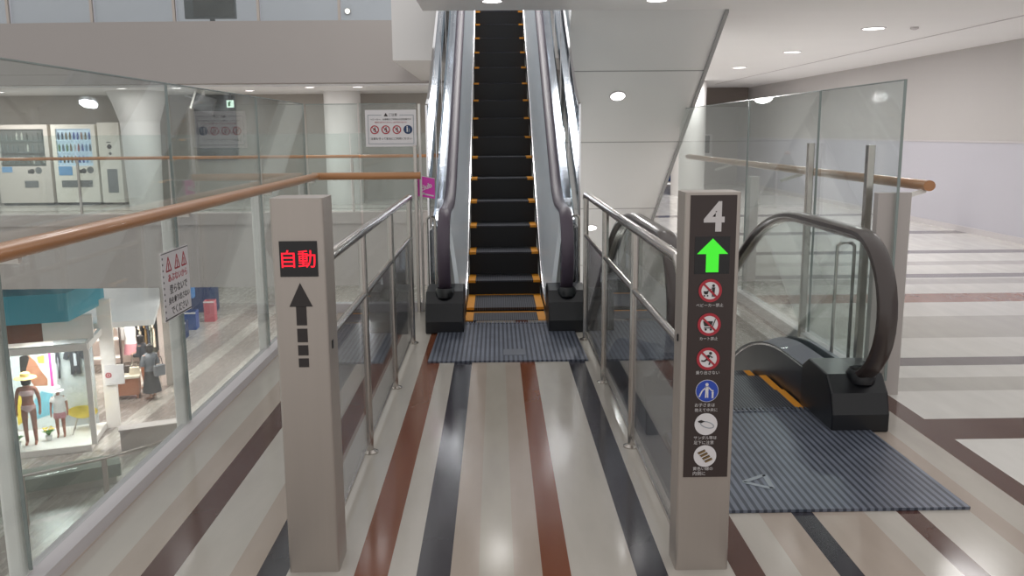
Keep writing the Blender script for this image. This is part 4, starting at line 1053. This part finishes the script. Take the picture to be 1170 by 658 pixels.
# two shoppers
t = thing('person', 'shopper with dark hair in a grey top and long charcoal skirt carrying a bag', 'person', (-10.03, 24.65, LZ), SA+.6+PI)
j, bn = figure(1.62, arms='bent', stride=.06); skin_body('body', j, bn, 'skin2', t); k = 1.62/1.7
b = MB('hair'); b.lathe((0, .02, 1.44*k), [(.085, 0), (.108, .07), (.112, .15), (.09, .22), (.04, .25)], 16); b.build('hair', t)
b = MB('greytop'); loft(b, [(0, 0, .88*k, .19, .15), (0, 0, 1.08*k, .165, .13), (0, 0, 1.28*k, .20, .155), (0, 0, 1.40*k, .17, .10), (0, 0, 1.45*k, .065, .06)])
for s in (-1, 1): b.tube([(s*.17*k, 0, 1.37*k), (s*.24*k, -.02, 1.10*k), (s*.17*k, -.17, 1.08*k)], .062, 10)
b.build('top', t)
b = MB('darkskirt'); loft(b, [(0, 0, .22*k, .27, .24), (0, 0, .6*k, .22, .19), (0, 0, .96*k, .165, .13)]); b.build('skirt', t)
t = thing('handbag', 'grey shoulder bag carried by the shopper in the charcoal skirt', 'bag', (-9.74, 24.55, LZ+.72), SA+.6)
b = MB('greytop'); b.rbox(-.16, .16, -.07, .07, 0, .3, .03); b.build('bag_body', t)
b = MB('ink'); b.tube([(-.12, 0, .28), (-.07, 0, .55), (.07, 0, .55), (.12, 0, .28)], .012, 6); b.build('strap', t)
t = thing('person', 'shopper in a dark top bending beside the display table', 'person', W(.95, 5.35, 0), SA+PI+1.2)
j, bn = figure(1.64, arms='bent', bend=.10); skin_body('body', j, bn, 'skin2', t); k = 1.64/1.7
b = MB('hair'); b.lathe((0, -.10, 1.45*k), [(.085, 0), (.108, .06), (.11, .14), (.09, .21), (.04, .24)], 16); b.build('hair', t)
b = MB('darktop'); loft(b, [(0, 0, .86*k, .18, .145), (0, -.03, 1.08*k, .16, .13), (0, -.07, 1.28*k, .20, .155), (0, -.09, 1.40*k, .17, .10), (0, -.105, 1.44*k, .065, .06)])
for s in (-1, 1): b.tube([(s*.17*k, -.08, 1.37*k), (s*.24*k, -.08, 1.10*k), (s*.17*k, -.24, 1.08*k)], .06, 10)
b.build('top', t)
b = MB('tan'); 
for s in (-1, 1): loft(b, [(s*.09*k, .01, .10*k, .06, .065), (s*.095*k, -.01, .5*k, .08, .085), (s*.085*k, 0, .86*k, .10, .125)])
b.build('trousers', t)
# blue display units further back
def crate(x0, x1, y0, y1, z0, z1, c, label, name='display_bin', cat='bin'):
    t = thing(name, label, cat, ((x0+x1)/2, (y0+y1)/2, LZ+z0), .12, 'bins and panels by the far walkway')
    w, d, h = (x1-x0)/2, (y1-y0)/2, z1-z0
    b = MB(c); b.box(-w, w, -d, -d+.03, 0, h); b.box(-w, w, d-.03, d, 0, h); b.box(-w, -w+.03, -d+.03, d-.03, 0, h); b.box(w-.03, w, -d+.03, d-.03, 0, h); b.box(-w+.03, w-.03, -d+.03, d-.03, 0, .04); b.build('body', t)
    b = MB('clothwhite'); b.box(-w-.01, w+.01, -d-.01, -d+.0, h-.06, h); b.build('rim', t)
crate(-12.15, -11.72, 32.2, 32.7, 0, .62, 'navybin', 'navy cloth bin nearest on the far walkway below')
crate(-12.55, -11.85, 33.7, 34.3, 0, .7, 'bluebin', 'blue bin behind the navy one on the far walkway below')
crate(-12.0, -11.58, 35.2, 35.7, 0, .85, 'pinkbin', 'pink bin behind the blue one on the far walkway below')
crate(-13.6, -12.2, 37.2, 38.0, 0, 1.3, 'navybin', 'tall navy display unit behind the bins on the far walkway below', 'display_unit', 'display')
crate(-13.4, -12.75, 36.2, 36.6, .8, 1.4, 'skybin', 'sky blue sign box beside the tall navy display unit', 'sign_box', 'sign')
t = bpy.data.objects['sign_box']
b = MB('steel'); b.cyl((0, 0, -.8), .03, .81, 10); b.build('pole', t)
# balustrade of the level below
t = thing('glass_balustrade', 'low glass balustrade with dark rail on the level below', 'glass balustrade', (-9.3, 16.3, LZ))
d = Vector((1.25, 1.75, 0)).normalized()
P0, P1 = Vector((-2.0, -.6, 0)), Vector((.0, 0, 0)); P2 = Vector((2.6, 2.4, 0))
b = MB('tube'); b.tube([(-2.2, -.5, 1.0), (0, 0, 1.0), (1.2, .9, 1.0), (2.4, 2.3, 1.0)], .03, 10); b.build('hand_rail', t)
for (a, c) in (((-2.2, -.5), (0, 0)), ((0, 0), (1.2, .9)), ((1.2, .9), (2.4, 2.3))):
    q = Vector((c[0]-a[0], c[1]-a[1])).normalized(); nn = Vector((-q.y, q.x))*.006
    b = MB('glass'); b.prism([(a[0]-nn.x, a[1]-nn.y), (c[0]-nn.x, c[1]-nn.y), (c[0]+nn.x, c[1]+nn.y), (a[0]+nn.x, a[1]+nn.y)], 2, .06, .93); b.build('glass_pane', t)
for x, y in ((-2.2, -.5), (0, 0), (1.2, .9), (2.4, 2.3)):
    b = MB('steel'); b.rbox(x-.05, x+.05, y-.03, y+.03, 0, .99, .01); b.build('balustrade_post', t)
t = thing('bench', 'grey green upholstered bench behind the lower glass balustrade', 'bench', (-9.4, 18.1, LZ), .5)
b = MB('planter'); b.rbox(-1.1, 1.1, -.35, .35, .18, .46, .06); b.build('seat', t)
b = MB('steel'); b.box(-1.0, 1.0, -.28, .28, 0, .18); b.build('plinth', t)
t = thing('counter', 'long low white counter on the level below the left glass', 'counter', (-8.5, 20.75, LZ), .42)
b = MB('fascia'); b.box(-.75, .75, -.15, .15, 0, .5); b.build('body', t)
b = MB('fascia'); b.rbox(-.78, .78, -.2, .2, .5, .54, .02); b.build('top', t)

# ------------------------------------------------------------------ light
w = bpy.data.worlds.new('mall ambient'); S.world = w; w.use_nodes = True
bg = w.node_tree.nodes['Background']; bg.inputs[0].default_value = (1.0, .985, .97, 1); bg.inputs[1].default_value = .79
for x, y, p in ((4.71, 8.0, 9), (4.71, 11.19, 56), (4.77, 14.4, 58), (4.86, 17.8, 58), (4.9, 21.5, 58)):
    lamp('corridor lamp light', 'AREA', (x, y, CZ-.03), p, .6)
for x, y, p in ((-.02, 8.72, 3), (1.56, 8.72, 3)):
    lamp('landing lamp light', 'AREA', (x, y, CZ-.03), p, .35)
for x, y, l in fl: lamp('gallery lamp light', 'AREA', (x, y, 2.55), 55 if x < -10 else 22, .3)
lamp('escalator fill light', 'AREA', (.07, 12.5, 7.6), 170, 1.4)  # unseen lamp added above the escalator to brighten its inner panels
lamp('escalator fill light', 'AREA', (.07, 16.0, 7.6), 90, 1.4)  # second unseen lamp added farther along the escalator
lamp('soffit fill light', 'AREA', (1.6, 12.6, -3.4), 14, 1.2, rot=(PI, 0, 0))  # unseen upward light added in the well to brighten the soffit
lamp('soffit fill light', 'AREA', (1.6, 15.0, -4.4), 16, 1.2, rot=(PI, 0, 0))  # second upward light added for the lower part of the soffit
lamp('shop window light', 'AREA', W(-1.0, .8, 2.45), 120, 1.2)
lamp('shop light', 'AREA', W(.3, 6.6, 2.55), 200, 1.6, (1, .95, .9))
lamp('shop front light', 'AREA', W(.6, 3.8, 2.55), 70, 1.0, (1, .96, .92))
lamp('soffit lamp light', 'AREA', (1.47, 10.70, sz(10.72)-.05), 10, .18, rot=(ta, 0, 0))
for x, y in ((-9, 28), (-9, 35), (-6, 22)): lamp('lower gallery light', 'AREA', (x, y, -2.0), 260, 1.5)

# ------------------------------------------------------------------ camera
F, H = 1000.0, 1.60
pitch, roll, yaw = math.atan(177/F), .008, math.atan(17/F)
fwd = Vector((math.sin(yaw)*math.cos(pitch), math.cos(yaw)*math.cos(pitch), -math.sin(pitch)))
r0 = fwd.cross(Vector((0,0,1))).normalized(); u0 = r0.cross(fwd)
c, s = math.cos(roll), math.sin(roll)
rt = r0*c-u0*s; up = u0*c+r0*s
cam = bpy.data.cameras.new('camera'); cam.sensor_fit = 'HORIZONTAL'; cam.sensor_width = 36; cam.lens = 36*F/1170; cam.clip_end = 200; cam.clip_start = .05
co = bpy.data.objects.new('camera', cam); COL.objects.link(co)
co.matrix_world = Matrix(((rt.x, up.x, -fwd.x, 0), (rt.y, up.y, -fwd.y, 0), (rt.z, up.z, -fwd.z, H), (0,0,0,1)))
S.camera = co
S.view_settings.view_transform = 'Standard'; S.view_settings.look = 'None'; S.view_settings.gamma = 1; S.view_settings.use_curve_mapping = False
S.view_settings.exposure = 0.0
S.cycles.transparent_max_bounces = 48; S.cycles.max_bounces = 10; S.cycles.glossy_bounces = 5; S.cycles.use_denoising = True
S.cycles.sample_clamp_indirect = 6
S.cycles.caustics_reflective = False
